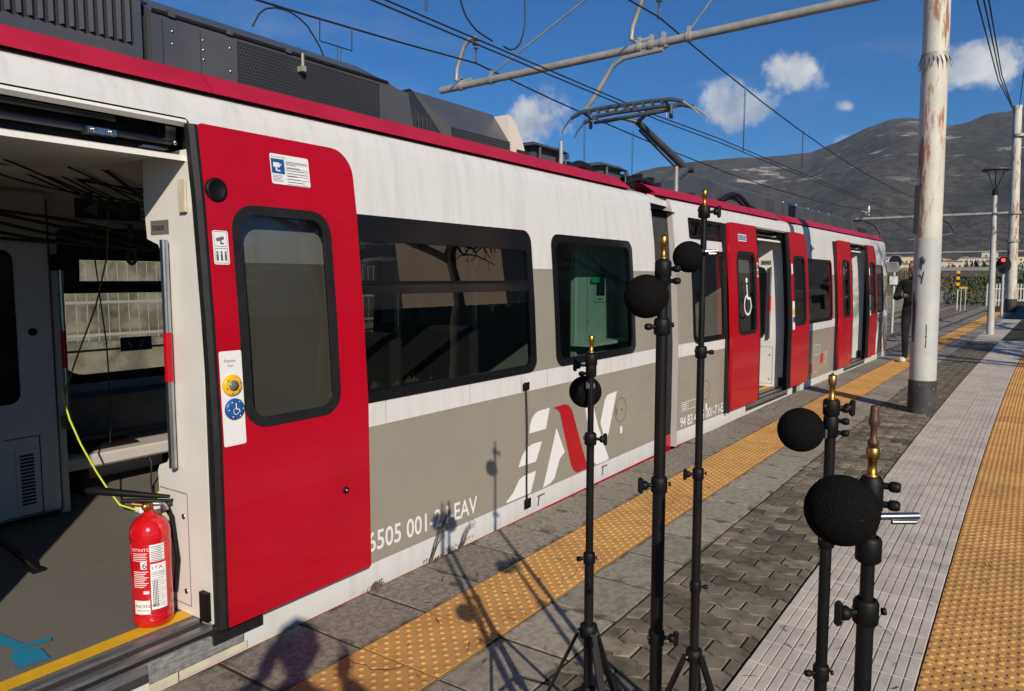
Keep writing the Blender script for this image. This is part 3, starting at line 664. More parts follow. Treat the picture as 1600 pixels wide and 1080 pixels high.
button(1.712, 1.088, ['sign_yellow', 'plate_gray', 'label_print'], k1)
def k2(b):
    x, z = 1.716, .995; d = .0145
    disc(b, x, z+.020, .0035, d, 1, n=8); b.add([onleaf(x+a, z+c, d) for a, c in ((-.0025, .015), (.0025, .015), (.0035, .002), (.013, .001), (.018, -.011), (.0145, -.012), (.010, -.002), (-.001, -.001))], [(0, 1, 2, 7), (7, 2, 3, 6), (3, 4, 5, 6)], 1)
    n = 14; ro, ri = .013, .0105
    b.add([onleaf(x-.001+r*math.cos(R(100+250*i/n)), z-.008+r*math.sin(R(100+250*i/n)), d) for r in (ro, ri) for i in range(n+1)], [(i, i+1, n+2+i, n+1+i) for i in range(n)], 1)
    for i in range(6): disc(b, x+.032*math.cos(i*1.05), z+.032*math.sin(i*1.05), .003, .0142, 1, n=6)
button(1.716, .995, ['sign_blue', 'label_white'], k2)
b = MB(); b.lathe([(.045, -.002), (.045, .008), (.036, .014), (.032, .010), (0, .009)], onleaf(1.706, 1.84), 28, 0, axis=(0, -1, 0)); b.build('indicator_lamp', 'black_plastic', leaf1)
b = MB(); b.lathe([(.016, -.002), (.016, .004), (.012, .007), (.010, .003), (0, .003)], onleaf(2.278, .537), 20, 0, axis=(0, -1, 0)); b.lathe([(.005, .003), (.004, .008), (0, .009)], onleaf(2.278, .537), 10, 1, axis=(0, -1, 0)); b.build('latch', ['black_plastic', 'steel'], leaf1)
# far leaves: button panels, stickers
def onleafB(s, z, d=0.): return frB(s, yf(z)-.079-d, z)
for lf, s in ((leaf3, 3.515), (leaf5, 8.03)):
    b = MB(); plate(b, s, s+.095, .86, 1.22, 0, 0, .008, onleafB); disc(b, s+.048, 1.085, .04, .004, 1, onleafB); disc(b, s+.05, .99, .04, .004, 2, onleafB); 
    MB_ = MB(); plate(MB_, s, s+.06, 1.56, 1.69, 0, 0, .006, onleafB); MB_.build('pictogram_sticker', 'label_white', lf)
    b.build('button_panel', ['label_white', 'sign_yellow', 'sign_blue'], lf)
b = MB(); plate(b, 1.70, 1.95, 1.90, 1.975, 0, 0, .006, onleafB)
for i in range(3): plate(b, 1.71+.08*i, 1.78+.08*i, 1.91, 1.965, .001, 1, .004, onleafB); 
for i, ch in enumerate('AVG'): text_mb(ch, .06, lambda u, v: onleafB(1.725+.08*i+u, 1.917+v, .002), 0, b)
b.build('sticker', ['label_white', 'sign_blue'], leaf2)
b = MB(); plate(b, 2.235, 2.275, 1.52, 1.68, 0, 0, .006, onleafB); plate(b, 2.24, 2.27, 1.61, 1.66, .001, 1, .004, onleafB); plate(b, 2.24, 2.27, 1.54, 1.59, .001, 1, .004, onleafB); b.build('pictogram_sticker', ['label_white', 'label_print'], leaf2)
# wheelchair mark on the glass of the far door
b = MB(); G = lambda s, z: frB(s, yf(z)-.079, z); cx, cz = 1.90, 1.27; n = 20
b.add([G(cx+r*math.cos(R(100+255*i/n)), cz-.05+r*1.0*math.sin(R(100+255*i/n))) for r in (.115, .09) for i in range(n+1)], [(i, i+1, n+2+i, n+1+i) for i in range(n)])
b.add([G(cx+a, cz+c) for a, c in ((-.03, .17), (.0, .17), (.012, .04), (.09, .03), (.13, -.08), (.105, -.09), (.07, .005), (-.015, .01))], [(0, 1, 2, 7), (7, 2, 3, 6), (3, 4, 5, 6)])
b.add([G(cx-.015+.03*math.cos(R(30*i)), cz+.215+.03*math.sin(R(30*i))) for i in range(12)], [tuple(range(12))]); b.build('wheelchair_mark', 'label_white', leaf2)
# gangways
def gangway(fr, s0, s1, name='gangway', z0=-.30, z1=2.10, d=.05):
    b = MB(); n = 7; w = (s1-s0)/n
    for i in range(n):
        for sgn in (0, 1):
            a, c, m_ = s0+w*i, s0+w*(i+1), s0+w*(i+.5)
            zz = [z0, .3, .9, 1.5, 1.9, z1]
            f_ = (lambda s, y, z: fr(s, y, z)) if sgn == 0 else (lambda s, y, z: fr(s, W_-y, z))
            b.add([f_(s, yf(z)+dd, z) for z in zz for s, dd in ((a, d+.06), (m_, d-.015), (c, d+.06))], [(k*3+j, k*3+j+1, k*3+j+4, k*3+j+3) for k in range(len(zz)-1) for j in (0, 1)])
        b.add([fr(s, y, z1) for s in (s0, s1) for y in (d, W_-d)], [(0, 1, 3, 2)])
    b.build(name, 'rubber', train)
gangway(lambda s, y, z: frA(s, y-.002*(s-5.9), z), 5.94, 6.42); gangway(frB, 3.84, 4.22)
# grey-white end rings of the cars at the gangway, and red foot panels
b = MB(); b.add([frA(s, y, z) for z in (2.155, 2.232) for s, y in ((5.955, .10+(z-2.155)*.4), (6.40, .125+(z-2.155)*.4))], [(0, 1, 3, 2)]); b.build('gangway_cover', ['white_paint'], train); b = MB(); b.add([frA(s, .04, z) for z in (-.32, .07) for s in (5.965, 6.37)], [(0, 1, 3, 2)]); b.build('foot_panel', ['red_paint'], train)
b = MB(); zz = [1.98, 2.04, 2.10, 2.15, 2.19, 2.232]
b.add([frB(s, yf(z)+.004, z) for z in zz for s in (3.87, 4.06)], [(2*k, 2*k+1, 2*k+3, 2*k+2) for k in range(5)]); b.build('gangway_cover', 'roof_gray', train); b = MB(); b.add([frB(s, yf(z)+.008, z) for z in zz for s in (4.06, 4.19)], [(2*k, 2*k+1, 2*k+3, 2*k+2) for k in range(5)])
b.build('gangway_cover', 'white_paint', train)
# ------------------------------------------------------------------ train: roof fairing and roof equipment
def fairing(fr, s0, s1, kick0=0., kick1=0.):
    b = MB(); pr = [(.118, 2.238), (.135, 2.262), (.20, 2.325), (.235, 2.338), (.30, 2.338), (.30, 2.25)]
    n = len(pr); b.add([fr(s+(kick0 if i == 0 else kick1)*(j in (2, 3, 4)), y, z) for i, s in enumerate((s0, s1)) for j, (y, z) in enumerate(pr)], [(j, j+1, n+j+1, n+j) for j in range(n-1)]+[tuple(range(n)), tuple(range(2*n-1, n-1, -1))])
    b.build('roof_fairing', 'red_fairing', train)
fairing(frA, -3, 1.797); fairing(frA, 1.803, 4.32); fairing(frA, 4.326, 5.62, 0, -.10); fairing(frB, .02, 3.52, -.10, -.06); fairing(frB, 3.98, 10.0, .05, -.25)
MB().add([frA(s, y, z) for s in (-3, 5.6) for y, z in ((.1495, 2.2325), (.15, 2.26))], [(0, 1, 3, 2)]).build('fairing_gap', 'rubber', train)
YF = .37      # front plane of the roof boxes, measured in from the side
def roofbox(s0, s1, z1, name, fr=frA, y0=YF, y1=2.5, ch=.09, mt='roof_gray', z0=2.28):
    b = MB(); pr = [(y0, z0), (y0, z1-ch*.75), (y0+.012, z1-ch*.62), (y0+ch*1.5, z1), (y1-ch, z1), (y1, z1-ch), (y1, z0)]
    b.prism(pr, lambda y, z: fr(s0, y, z), lambda y, z: fr(s1, y, z)); return b.build(name, mt, train)
bx1 = roofbox(-2.0, 1.66, 2.80, 'equipment_case'); 
bkk = MB().add([frA(s, YF-.001, z) for z in (2.425, 2.695) for s in (-.2, 1.625)], [(0, 1, 3, 2)]); bk = bkk.build('louvre_recess', 'roof_dark', bx1); 
lvm = MB().add([(a, -d, z) for z in (2.43, 2.69) for a, d in ((0, .002), (.010, .018), (.021, .002))], [(0, 1, 4, 3), (1, 2, 5, 4), (0, 3, 5, 2)]).mesh('louvre_blade', 'roof_gray')
for i in range(52):
    o = bpy.data.objects.new('louvre_blade', lvm); col.objects.link(o); o.location = (-.2+i*.0352, 2.58+YF, 0); attach(o, bx1)
MB().box(1.662, 1.70, 2.58+YF+.03, 4.9, 2.30, 2.56).build('case_gap', 'roof_dark', train)
_b = MB(); _b.prism([(YF, 2.28), (YF, 2.575), (YF+.012, 2.588), (YF+.25, 2.712), (2.3, 2.715), (2.5, 2.6), (2.5, 2.28)], lambda y, z: frA(1.70, y, z), lambda y, z: frA(3.06-.0*y, y, z)); bx2 = _b.build('equipment_case', 'roof_gray', train)
MB().add([frA(s, y, z) for s in (1.70, 3.05) for y, z in ((YF-.002, 2.572), (YF-.008, 2.578), (YF-.008, 2.588), (YF+.004, 2.594))], [(i, i+1, 5+i, 4+i) for i in range(3)]).build('lid_seam', 'rubber', bx2)
# honeycomb grille: hexagonal rings over a flat black sheet that paints the shade inside
gr = MB(); hx, hz = .0165, .0145; r0 = .0098
s = 2.105; col_i = 0
shade_sheet = MB().add([frA(s_, YF-.002, z) for z in (2.34, 2.562) for s_ in (2.095, 2.985)], [(0, 1, 3, 2)]); shade_sheet.build('grille_shade', 'ink', bx2)
row = 0; z = 2.345
while z < 2.556:
    s = 2.105+(hx/2 if row % 2 else 0)
    while s < 2.975:
        o = len(gr.v); ro = .0098; ri = .0079
        gr.add([frA(s+rr*math.sin(R(60*k)), YF-.004, z+rr*.98*math.cos(R(60*k))) for rr in (ro, ri) for k in range(6)], [(k, (k+1) % 6, 6+(k+1) % 6, 6+k) for k in range(6)])
        s += hx
    z += hz; row += 1
tag(gr.build('honeycomb_grille', 'roof_gray', bx2), kind='stuff')
b = MB()
for s_, z_ in ((1.79, 2.52), (1.79, 2.47), (2.06, 2.52), (2.06, 2.42), (1.93, 2.52), (1.93, 2.48), (1.93, 2.44)): b.lathe([(.006, 0), (.005, .003), (0, .004)], frA(s_, YF, z_), 8, 0, axis=(0, -1, 0))
b.build('bolt', 'steel', bx2)
for s_ in (1.77, 2.04, 2.36): MB().box(s_, s_+.03, 2.58+YF-.012, 2.58+YF+.04, 2.575, 2.60).build('lid_latch', 'roof_gray', bx2)
b = MB(); b.add([frA(s_, YF-.0015, z_) for z_ in (2.30, 2.56) for s_ in (1.745, 1.749)], [(0, 1, 3, 2)]); b.add([frA(s_, YF-.0015, z_) for z_ in (2.30, 2.56) for s_ in (1.915, 1.918)], [(0, 1, 3, 2)]); b.build('panel_joint', 'roof_dark', bx2)
b = MB().cyl(frA(2.44, YF-.03, 2.52), frA(2.44, YF-.03, 2.585), .008, n=8); b.box(2.428, 2.452, 2.58+YF-.04, 2.58+YF-.004, 2.50, 2.525); b.build('lid_clasp', 'galv', bx2)
# tapered link case and hood
b = MB(); b.prism([(3.06, 2.28), (3.06, 2.60), (3.13, 2.575), (3.24, 2.565), (3.30, 2.28)], lambda s_, z_: frA(s_, YF+.02, z_), lambda s_, z_: frA(s_, 2.3, z_+.0)); b.build('cable_case', 'roof_gray', train)
b = MB(); A = lambda s_, y_, z_: frA(s_, y_, z_)
hv_ = [A(3.26, YF+.02, 2.28), A(3.22, YF+.06, 2.575), A(3.34, YF+.10, 2.625), A(3.60, YF-.02, 2.28), A(4.22, YF-.02, 2.28), A(4.20, YF+.12, 2.628), A(3.40, YF+.13, 2.628), A(3.58, YF-.015, 2.43), A(4.21, YF-.015, 2.43)]
b.add(hv_, [(0, 3, 7, 6, 2, 1)], 1); b.add(hv_, [(7, 8, 5, 6)], 0); b.add([hv_[3], hv_[4], hv_[8], hv_[7]], [(0, 1, 2, 3)], 1)  # left facet takes the darker colour to paint its shaded look
b.add([A(4.22, YF-.02, 2.28), A(4.21, YF-.015, 2.43), A(4.20, YF+.12, 2.628), A(4.20, 2.2, 2.628), A(4.22, 2.3, 2.28)], [(0, 1, 2, 3, 4)], 2)
b.add([hv_[2], hv_[6], hv_[5], A(4.20, 2.2, 2.628), A(3.34, 2.2, 2.628)], [(0, 1, 2, 3, 4)], 0); b.add([hv_[0], hv_[1], A(3.22, 2.2, 2.575), A(3.26, 2.2, 2.28)], [(0, 1, 2, 3)], 0); b.add([hv_[1], hv_[2], A(3.34, 2.2, 2.628), A(3.22, 2.2, 2.575)], [(0, 1, 2, 3)], 0)
hood = b.build('cooling_hood', ['roof_gray', 'roof_dark', 'roof_gray'], train)
gb = MB()
for i in range(27): s_ = 3.60+i*.023; gb.add([A(s_, YF-.022, z_) if k < 2 else A(s_+.005, YF-.022, z_) for k, z_ in enumerate((2.30, 2.425, 2.425, 2.30))], [(0, 1, 2, 3)])
for i in range(8): z_ = 2.31+i*.0165; gb.add([A(s_, YF-.024, zz) for zz in (z_, z_+.004) for s_ in (3.595, 4.215)], [(0, 1, 3, 2)])
for i in range(4): s_ = 3.30+i*.035; gb.add([A(s_, YF-.0, z_) if k < 2 else A(s_+.006, YF-.0, z_) for k, z_ in enumerate((2.36, 2.45, 2.45, 2.36))], [(0, 1, 2, 3)])
gb.build('hood_grille', 'galv' if False else 'roof_gray', hood)
# pale fan cowl at the end of the hood
b = MB(); b.prism([(4.205, 2.30), (4.205, 2.615), (4.24, 2.605), (4.29, 2.57), (4.34, 2.51), (4.385, 2.44), (4.42, 2.37), (4.43, 2.30)], lambda s_, z_: A(s_, YF-.01, z_), lambda s_, z_: A(s_, YF+.55, z_)); b.build('fan_cowl', 'interior_cream', hood)
MB().box(4.30, 4.44, 2.58+YF-.02, 2.58+YF+.5, 2.28, 2.395).build('cowl_foot', 'roof_dark', hood)
# resistor boxes with lids
def vent(s0, s1, z1, y0=YF, skirts=True):
    b = MB(); b.box(s0+.05, s1-.05, 2.58+y0+.06, 2.58+y0+.7, 2.28, z1-.02); b.add([A(s_, y_, z_) for s_, y_, z_ in ((s0, y0, z1-.035), (s1, y0, z1-.035), (s1, y0+.8, z1-.035), (s0, y0+.8, z1-.035), (s0+.06, y0+.06, z1), (s1-.06, y0+.06, z1), (s1-.06, y0+.74, z1), (s0+.06, y0+.74, z1))], [(0, 1, 5, 4), (1, 2, 6, 5), (2, 3, 7, 6), (3, 0, 4, 7), (4, 5, 6, 7), (3, 2, 1, 0)])
    b.cyl(A(s0+.09, y0+.02, 2.28), A(s0+.09, y0+.02, z1-.03), .012, n=6); b.cyl(A(s1-.03, y0+.02, 2.32), A(s1-.03, y0+.02, z1-.03), .010, n=6); b.box(s1-.04, s1-.01, 2.58+y0, 2.58+y0+.03, z1-.08, z1-.045)
    return b.build('resistor_box', 'roof_gray', train)
vent(4.56, 5.05, 2.505); vent(5.62, 6.10, 2.495)
MB().cyl(A(4.90, YF-.01, 2.30), A(4.90, YF-.01, 2.54), .016, n=8).build('lifting_post', 'galv', train)
b = MB()      # cable loops between the boxes
for i in range(7):
    y_ = YF+.05+i*.05; s0_ = 5.16+.03*(i % 3); b.tube([A(s0_+.42*t, y_, 2.36+.075*math.sin(math.pi*t)+.02*(i % 2)) for t in [k/8 for k in range(9)]], .018, 6)
b.build('roof_cables', 'rubber', train)
b = MB()
for i in range(8):
    y_ = YF-.02+i*.06; b.tube([(6.05+.75*t, 2.58+y_-.03*t+.02*math.sin(5*t+i), 2.36+.05*math.sin(math.pi*t*1.3+i)+.012*(i % 3)) for t in [k/9 for k in range(10)]], .02, 6)
for i in range(10): x_ = 6.1+.07*i; b.box(x_, x_+.035, 2.93+.01*(i % 3), 3.02, 2.33, 2.40+.02*(i % 4))
b.build('roof_cables', 'rubber', train)
# pantograph
pg = MB(); yc = 4.06
pg.cyl((8.62, yc, 3.45), (10.22, yc, 3.08), .042, .060, n=12); pg.cyl((8.55, yc-.06, 3.33), (10.0, yc-.03, 2.98), .016, n=8)
pg.cyl((10.22, yc-.14, 3.08), (10.22, yc+.14, 3.08), .075, n=14); pg.cyl((10.20, yc, 3.05), (8.95, yc, 2.55), .07, .085, n=12); pg.cyl((10.05, yc-.10, 2.92), (9.0, yc-.14, 2.50), .022, n=8)
pg.box(8.7, 9.5, yc-.35, yc+.35, 2.36, 2.44); 
for sx_ in (8.75, 9.45):
    for sy2 in (-.3, .3): pg.cyl((sx_, yc+sy2, 2.30), (sx_, yc+sy2, 2.40), .05, n=10)
pg.tube([(8.62, yc, 3.45), (8.50, yc-.16, 3.50), (8.45, yc-.33, 3.50)], .026, 8); pg.tube([(8.62, yc, 3.45), (8.50, yc+.16, 3.50), (8.45, yc+.40, 3.47)], .026, 8)
pg.cyl((8.45, yc-.48, 3.505), (8.45, yc+.52, 3.475), .024, n=8)
panto = pg.build('pantograph', 'roof_gray', train)
for dx in (-.17, .16):
    h_ = MB(); pts = [(8.42+dx, yc+y_, z_) for y_, z_ in ((-.92, 3.38), (-.86, 3.44), (-.74, 3.53), (-.60, 3.575), (-.3, 3.59), (0, 3.592), (.3, 3.59), (.60, 3.575), (.74, 3.52), (.84, 3.42), (.88, 3.34))]
    h_.tube(pts[2:-2], .026, 6); h_.build('contact_strip', 'roof_gray', panto)
    MB().tube(pts[:3], [.008, .011, .014], 6).build('horn', 'galv', panto); MB().tube(pts[-3:], [.014, .011, .008], 6).build('horn', 'steel', panto)
sp = MB()
for y_ in (-.52, .56):
    sp.tube([(8.25, yc+y_, 3.565), (8.42, yc+y_*.97, 3.52), (8.58, yc+y_, 3.565)], .018, 6); sp.cyl((8.43, yc+y_, 3.56), (8.43, yc+y_, 3.40), .024, n=8)
for i in range(9): sp.box(8.23, 8.27, yc-.5+i*.12, yc-.47+i*.12, 3.535, 3.60)
sp.build('head_spring', 'roof_gray', panto)
b = MB(); b.cyl((7.36, 3.02, 2.33), (7.36, 3.02, 2.66), .022, n=8); b.build('roof_post', 'galv', train)
b = MB(); 
for i in range(9): x_ = 7.5+.12*i; b.box(x_, x_+.05, 2.98, 3.05, 2.33, 2.39+.02*(i % 3))
b.build('roof_fittings', 'roof_dark', train)
# roof boxes of the far cars
roofbox(1.9, 3.72, 2.62, 'equipment_case', frB, ch=.09); b2 = roofbox(4.05, 8.25, 2.60, 'equipment_case', frB, ch=.09)
b = MB()
for i in range(7): s_ = 4.4+i*.55; b.add([frB(s_+a, YF-.003, z_) for z_ in (2.30, 2.53) for a in (0, .012)], [(0, 1, 3, 2)])
b.build('panel_joint', 'roof_dark', b2)
b = MB()
for i in range(5): b.lathe([(.02, 0), (.016, .02), (0, .026)], frB(4.7+.62*i, YF+.09, 2.58), 8)
b.build('lifting_eye', 'steel', b2)
b = MB(); b.prism([(8.30, 2.28), (8.30, 2.58), (8.62, 2.50), (9.05, 2.28)], lambda s_, z_: frB(s_, YF-.02, z_), lambda s_, z_: frB(s_, 2.4, z_)); b.build('cooling_hood', 'roof_gray', train)
roofbox(9.1, 9.75, 2.48, 'equipment_case', frB, ch=.04, mt='roof_dark')
b = MB(); b.tube([frB(2.0+1.1*t, YF-.05, 2.36+.12*math.sin(math.pi*min(1, t*1.15))) for t in [k/10 for k in range(11)]], .025, 8); b.build('roof_cables', 'rubber', train)
# camera-mirror pod at the cab
b = MB(); b.prism([(9.85, 1.93), (10.10, 1.95), (10.22, 1.89), (10.22, 1.79), (10.0, 1.75)], lambda s_, z_: frB(s_, .02, z_-.12), lambda s_, z_: frB(s_, -.14, z_-.12)); b.add([frB(10.225, y_, z_) for y_, z_ in ((-.02, 1.68), (-.12, 1.68), (-.12, 1.76), (-.02, 1.76))], [(0, 1, 2, 3)], 1); b.build('mirror_camera', ['white_paint', 'black_gloss'], train)
# ------------------------------------------------------------------ train: lettering and marks on the side
onA = lambda x, z, d=0.: frA(x, yf(z)-.0022-d, z)
onB = lambda x, z, d=0.: frB(x, yf(z)-.0022-d, z)
b = MB(); text_mb('6505 001-2 I-EAV', .140, lambda u, v: onA(2.478+u, .160+v-.030*u), 0, b, .655, .0018, .885); b.build('vehicle_number', 'label_white', train)
b = MB(); text_mb('94 83 4595 001-7 I-EAV', .135, lambda u, v: onB(.345+u, .120+v), 0, b, .66, .0018, 1.23)
for (x0, x1, z0, z1) in ((.36, .80, .345, .350), (.36, .80, .268, .273), (.36, .365, .268, .350), (.795, .80, .268, .350), (.52, .525, .268, .35), (.66, .665, .268, .35)): plate(b, x0, x1, z0, z1, 0, 0, .001, onB)
for i in range(3): plate(b, .38, .50, .285+.02*i, .292+.02*i, 0, 0, .001, onB)
b.build('vehicle_number', 'label_white', train)
LOGO = dict(E1=[(4.17, 0.637), (4.123, 0.501), (3.92, 0.504), (3.93, .56), (3.952, 0.599), (3.99, .625), (4.029, 0.635)], E2=[(4.075, 0.425), (4.001, 0.303), (3.795, 0.307), (3.835, 0.373), (3.87, .40), (3.906, 0.418), (3.962, 0.428)], E3=[(4.003, 0.24), (3.939, 0.107), (3.664, 0.108), (3.664, 0.119), (3.738, 0.157), (3.80, 0.222), (3.84, .236), (3.891, 0.240)],
            A=[(4.259, 0.484), (4.373, 0.294), (4.308, 0.262), (4.235, 0.137), (4.183, 0.115), (4.087, 0.105), (4.121, 0.174)], V1=[(4.66, 0.560), (4.79, 0.555), (4.87, 0.384), (5.045, 0.112), (5.005, 0.104), (4.836, 0.106), (4.785, 0.147)], V2=[(5.167, 0.624), (5.039, 0.321), (4.988, 0.243), (4.898, 0.419), (4.966, 0.581), (5.0, .61), (5.045, 0.618)])
b = MB()
for k, p_ in LOGO.items(): b.add([onA(*q) for q in p_], [tuple(range(len(p_)))], 0)
b.add([onA(*q) for q in [(4.209, 0.63), (4.369, 0.634), (4.424, 0.618), (4.469, 0.58), (4.686, 0.150), (4.694, 0.106), (4.556, 0.106), (4.51, 0.127), (4.463, 0.178), (4.304, 0.582), (4.262, 0.612)]], [tuple(range(11))], 1)
b.build('operator_logo', ['label_white', 'red_paint'], train)
b = MB()       # partial emblem on the cab
for p_ in ([(8.95, .12), (9.12, .12), (9.32, .70), (9.15, .70)], [(9.62, .12), (9.78, .12), (9.66, .70), (9.52, .70)]): b.add([onB(*q) for q in p_], [(0, 1, 2, 3)], 0)
b.add([onB(*q) for q in [(9.36, .72), (9.50, .72), (9.66, .14), (9.50, .14)]], [(0, 1, 2, 3)], 1); plate(b, 8.8, 9.6, .80, .84, 0, 2, .004, onB); b.build('operator_logo', ['label_white', 'red_paint', 'gray_paint'], train)
b = MB()       # round filler lids
for x, z, fn in ((5.243, .465, onA), (.95, .40, onB)):
    n = 28; b.add([fn(x+r*math.cos(2*math.pi*i/n), z+r*math.sin(2*math.pi*i/n)) for r in (.100, .093) for i in range(n)], [(i, (i+1) % n, n+(i+1) % n, n+i) for i in range(n)], 0)
    plate(b, x-.085, x-.06, z-.03, z+.02, 0, 0, .006, fn); disc(b, x+.02, z, .012, 0, 0, fn, 10); plate(b, x-.01, x+.03, z-.19, z-.135, 0, 1, .004, fn)
b.build('filler_lid', ['plate_gray', 'label_white'], train)
b = MB()
for x, z in ((4.93, .02), (4.02, .015)): plate(b, x, x+.09, z+.04, z+.052, 0, 0, .001, onA); b.add([onA(x+a, z+c) for a, c in ((0, -.02), (.015, -.02), (.03, .04), (.012, .04))], [(0, 1, 2, 3)], 0)
b.build('jacking_mark', 'label_print', train)
b = MB(); plate(b, 4.62, 4.78, .18, .32, 0, 1, .006, onB); plate(b, 5.18, 5.34, .28, .42, 0, 1, .006, onB)
for (x0, x1, z0, z1) in ((4.85, 5.15, .56, .566), (4.85, 5.15, .42, .426), (4.85, 4.862, .42, .566), (5.138, 5.15, .42, .566), (4.94, 4.95, .45, .54), (5.04, 5.05, .45, .54)): plate(b, x0, x1, z0, z1, 0, 0, .001, onB)
text_mb('V max', .06, lambda u, v: onB(4.85+u, .16+v), 0, b); text_mb('DT', .09, lambda u, v: onB(5.42+u, .37+v), 0, b); text_mb('P 5', .08, lambda u, v: onB(5.42+u, .24+v), 0, b)
b.build('technical_marks', ['label_white', 'red_light_plastic'], train)
b = MB(); disc(b, 4.78, 1.925, .050, 0, 0, onB); plate(b, 4.84, 4.92, 1.915, 1.94, 0, 1, .003, onB); plate(b, 4.75, 4.81, 1.92, 1.935, .001, 1, .003, onB); b.build('round_sticker', ['sign_blue', 'label_print'], train)
# thin panel joints on the white side
b = MB()
for x in (2.62, 3.30, 3.83, 4.14, 4.68, 5.05): plate(b, x, x+.0022, .785, .898, -.001, 0, .0004, onA)
plate(b, 3.905, 3.908, -.03, .80, -.0012, 0, .0004, onA); b.build('panel_joint', 'plate_gray', train)
# ------------------------------------------------------------------ train interior behind the open doors
def interior(fr, s0, s1, sR, near=True, sL=None):
    # floor covering with yellow warning strip and sill profiles
    y_in = .17
    b = MB(); b.add([fr(s, y, .10) for s in (s0, s1) for y in (y_in, W_-.09)], [(0, 2, 3, 1)]); b.build('floor_covering', 'carpet', train)
    d0, d1 = (sL if sL is not None else s0), sR
    b = MB(); b.add([fr(s, y, .103) for s in (d0-.1, d1+.02) for y in (.195, .275)], [(0, 2, 3, 1)]); b.build('warning_strip', 'yellow_paint', train)
    b = MB()
    for y0, y1, z, mi in ((.135, .17, .104, 0), (.085, .135, .094, 1), (.045, .085, .100, 0), (.012, .045, .080, 1), (-.015, .012, .088, 0)):
        b.add([fr(s, y, zz) for s in (d0-.1, d1) for y, zz in ((y0, z-.03), (y0+.003, z), (y1-.003, z), (y1, z-.03))], [(0, 4, 5, 1), (1, 5, 6, 2), (2, 6, 7, 3)], mi)
    b.add([fr(s, y, z) for s in (d0-.1, d1) for y, z in ((-.004, .084), (-.008, .02))], [(0, 2, 3, 1)], 1)
    b.build('sill', ['alu', 'dark_strip'], train)
    # draught screen beside the door, with its recess and grab rail
    pr = [(.05, .105), (.395, .105), (.41, .69), (.395, .715), (.335, .735), (.305, .79), (.30, .84), (.30, 1.54), (.31, 1.60), (.335, 1.64), (.415, 1.665), (.43, 1.82), (.42, 2.0), (.05, 2.0)]
    b = MB(); t = sR+.005
    b.prism(pr, lambda y, z: fr(t, y, z), lambda y, z: fr(t+.075, y, z)); scr = b.build('draught_screen', 'interior_white', train)
    b = MB(); b.cyl(fr(t-.028, .245, .73), fr(t-.028, .245, 1.085), .0155, n=14); b.cyl(fr(t-.028, .245, 1.285), fr(t-.028, .245, 1.655), .0155, n=14); b.cyl(fr(t-.028, .245, 1.085), fr(t-.028, .245, 1.285), .017, n=14, mi=1)
    b.build('grab_rail', ['steel', 'red_paint'], scr)
    b = MB()
    for y0, y1, z0, z1 in ((.195, .199, .14, .62), (.199, .40, .618, .622), (.199, .39, .14, .144)): b.add([fr(t-.0015, y, z) for z in (z0, z1) for y in (y0, y1)], [(0, 1, 3, 2)])
    b.build('panel_joint', 'plate_gray', scr)
    for z in (.20, .52): MB().lathe([(.012, 0), (.012, .003), (.006, .004), (0, .001)], fr(t, .23, z), 12, 0, axis=(-1, 0, 0)).build('screw', 'steel', scr)
    b = MB(); b.add([fr(t-.002, y, z) for z in (1.68, 1.737) for y in (.25, .382)], [(0, 1, 3, 2)], 0)
    text_mb('STADLER', .026, lambda u, v: fr(t-.003, .368-u, 1.698+v), 1, b, .82, .0006); b.build('maker_plate', ['plate_gray', 'ink'], scr)
    # ceiling, header and door drive
    b = MB(); b.add([fr(s, y, z) for s in (d0-.3, t+.01) for y, z in ((.115, 1.955), (.12, 1.975), (.16, 1.985), (.95, 2.0))], [(0, 4, 5, 1), (1, 5, 6, 2), (2, 6, 7, 3)]); b.build('header_panel', 'interior_white', train)
    b = MB(); b.add([fr(s, y, z) for s in (s0, s1) for y, z in ((.9, 2.06), (1.2, 1.99), (1.9, 2.02), (W_-.12, 1.93))], [(i, i+1, 5+i, 4+i) for i in range(3)]); b.build('ceiling_panel', 'interior_cream', train)
    b = MB(); b.box(0, 1, 0, 1, 0, 1); b.v = [fr(d0-.1 if v[0] < .5 else t-.01, .20 if v[1] < .5 else .30, 1.99 if v[2] < .5 else 2.20) for v in b.v]; b.build('cavity_shade', 'black_plastic', train)  # black box painting the shade of the open cavity behind the drive
    b = MB(); b.add([fr(s, y, z) for s in (d0-.1, t) for y, z in ((.05, 2.088), (.065, 2.074), (.095, 2.080), (.10, 2.11))], [(i, 4+i, 5+i, i+1) for i in range(3)]); b.build('rain_lip', 'interior_white', train)
    b = MB(); b.cyl(fr(d0-.1, .165, 2.03), fr(t-.03, .165, 2.03), .013, n=8, mi=0); b.cyl(fr(d0-.1, .15, 2.075), fr(t-.25, .15, 2.075), .010, n=8, mi=0)
    b.build('drive_spindle', 'roof_gray', train)
    b = MB(); b.v, b.f, b.m, b.sm = [], [], [], []
    for (sa, sb, ya, yb, za, zb) in ((t-.36, t-.26, .12, .17, 2.008, 2.03), (t-.08, t-.04, .11, .17, 2.03, 2.075), (t-.16, t-.06, .13, .16, 1.992, 1.997)):
        q = MB().box(0, 1, 0, 1, 0, 1); o = len(b.v); b.add([fr(sa if v[0] < .5 else sb, ya if v[1] < .5 else yb, za if v[2] < .5 else zb) for v in q.v], q.f)
    for s_, z_ in ((t-.34, 2.02), (t-.28, 2.02), (t-.04, 2.02)): b.blob(fr(s_, .118, z_), .009, 6)
    b.build('drive_bracket', 'steel', train)
    q = MB().box(0, 1, 0, 1, 0, 1); MB().add([fr(t-.02 if v[0] < .5 else t+.05, .06 if v[1] < .5 else .11, .115 if v[2] < .5 else .235) for v in q.v], q.f).build('door_roller', 'black_plastic', train)
    return scr
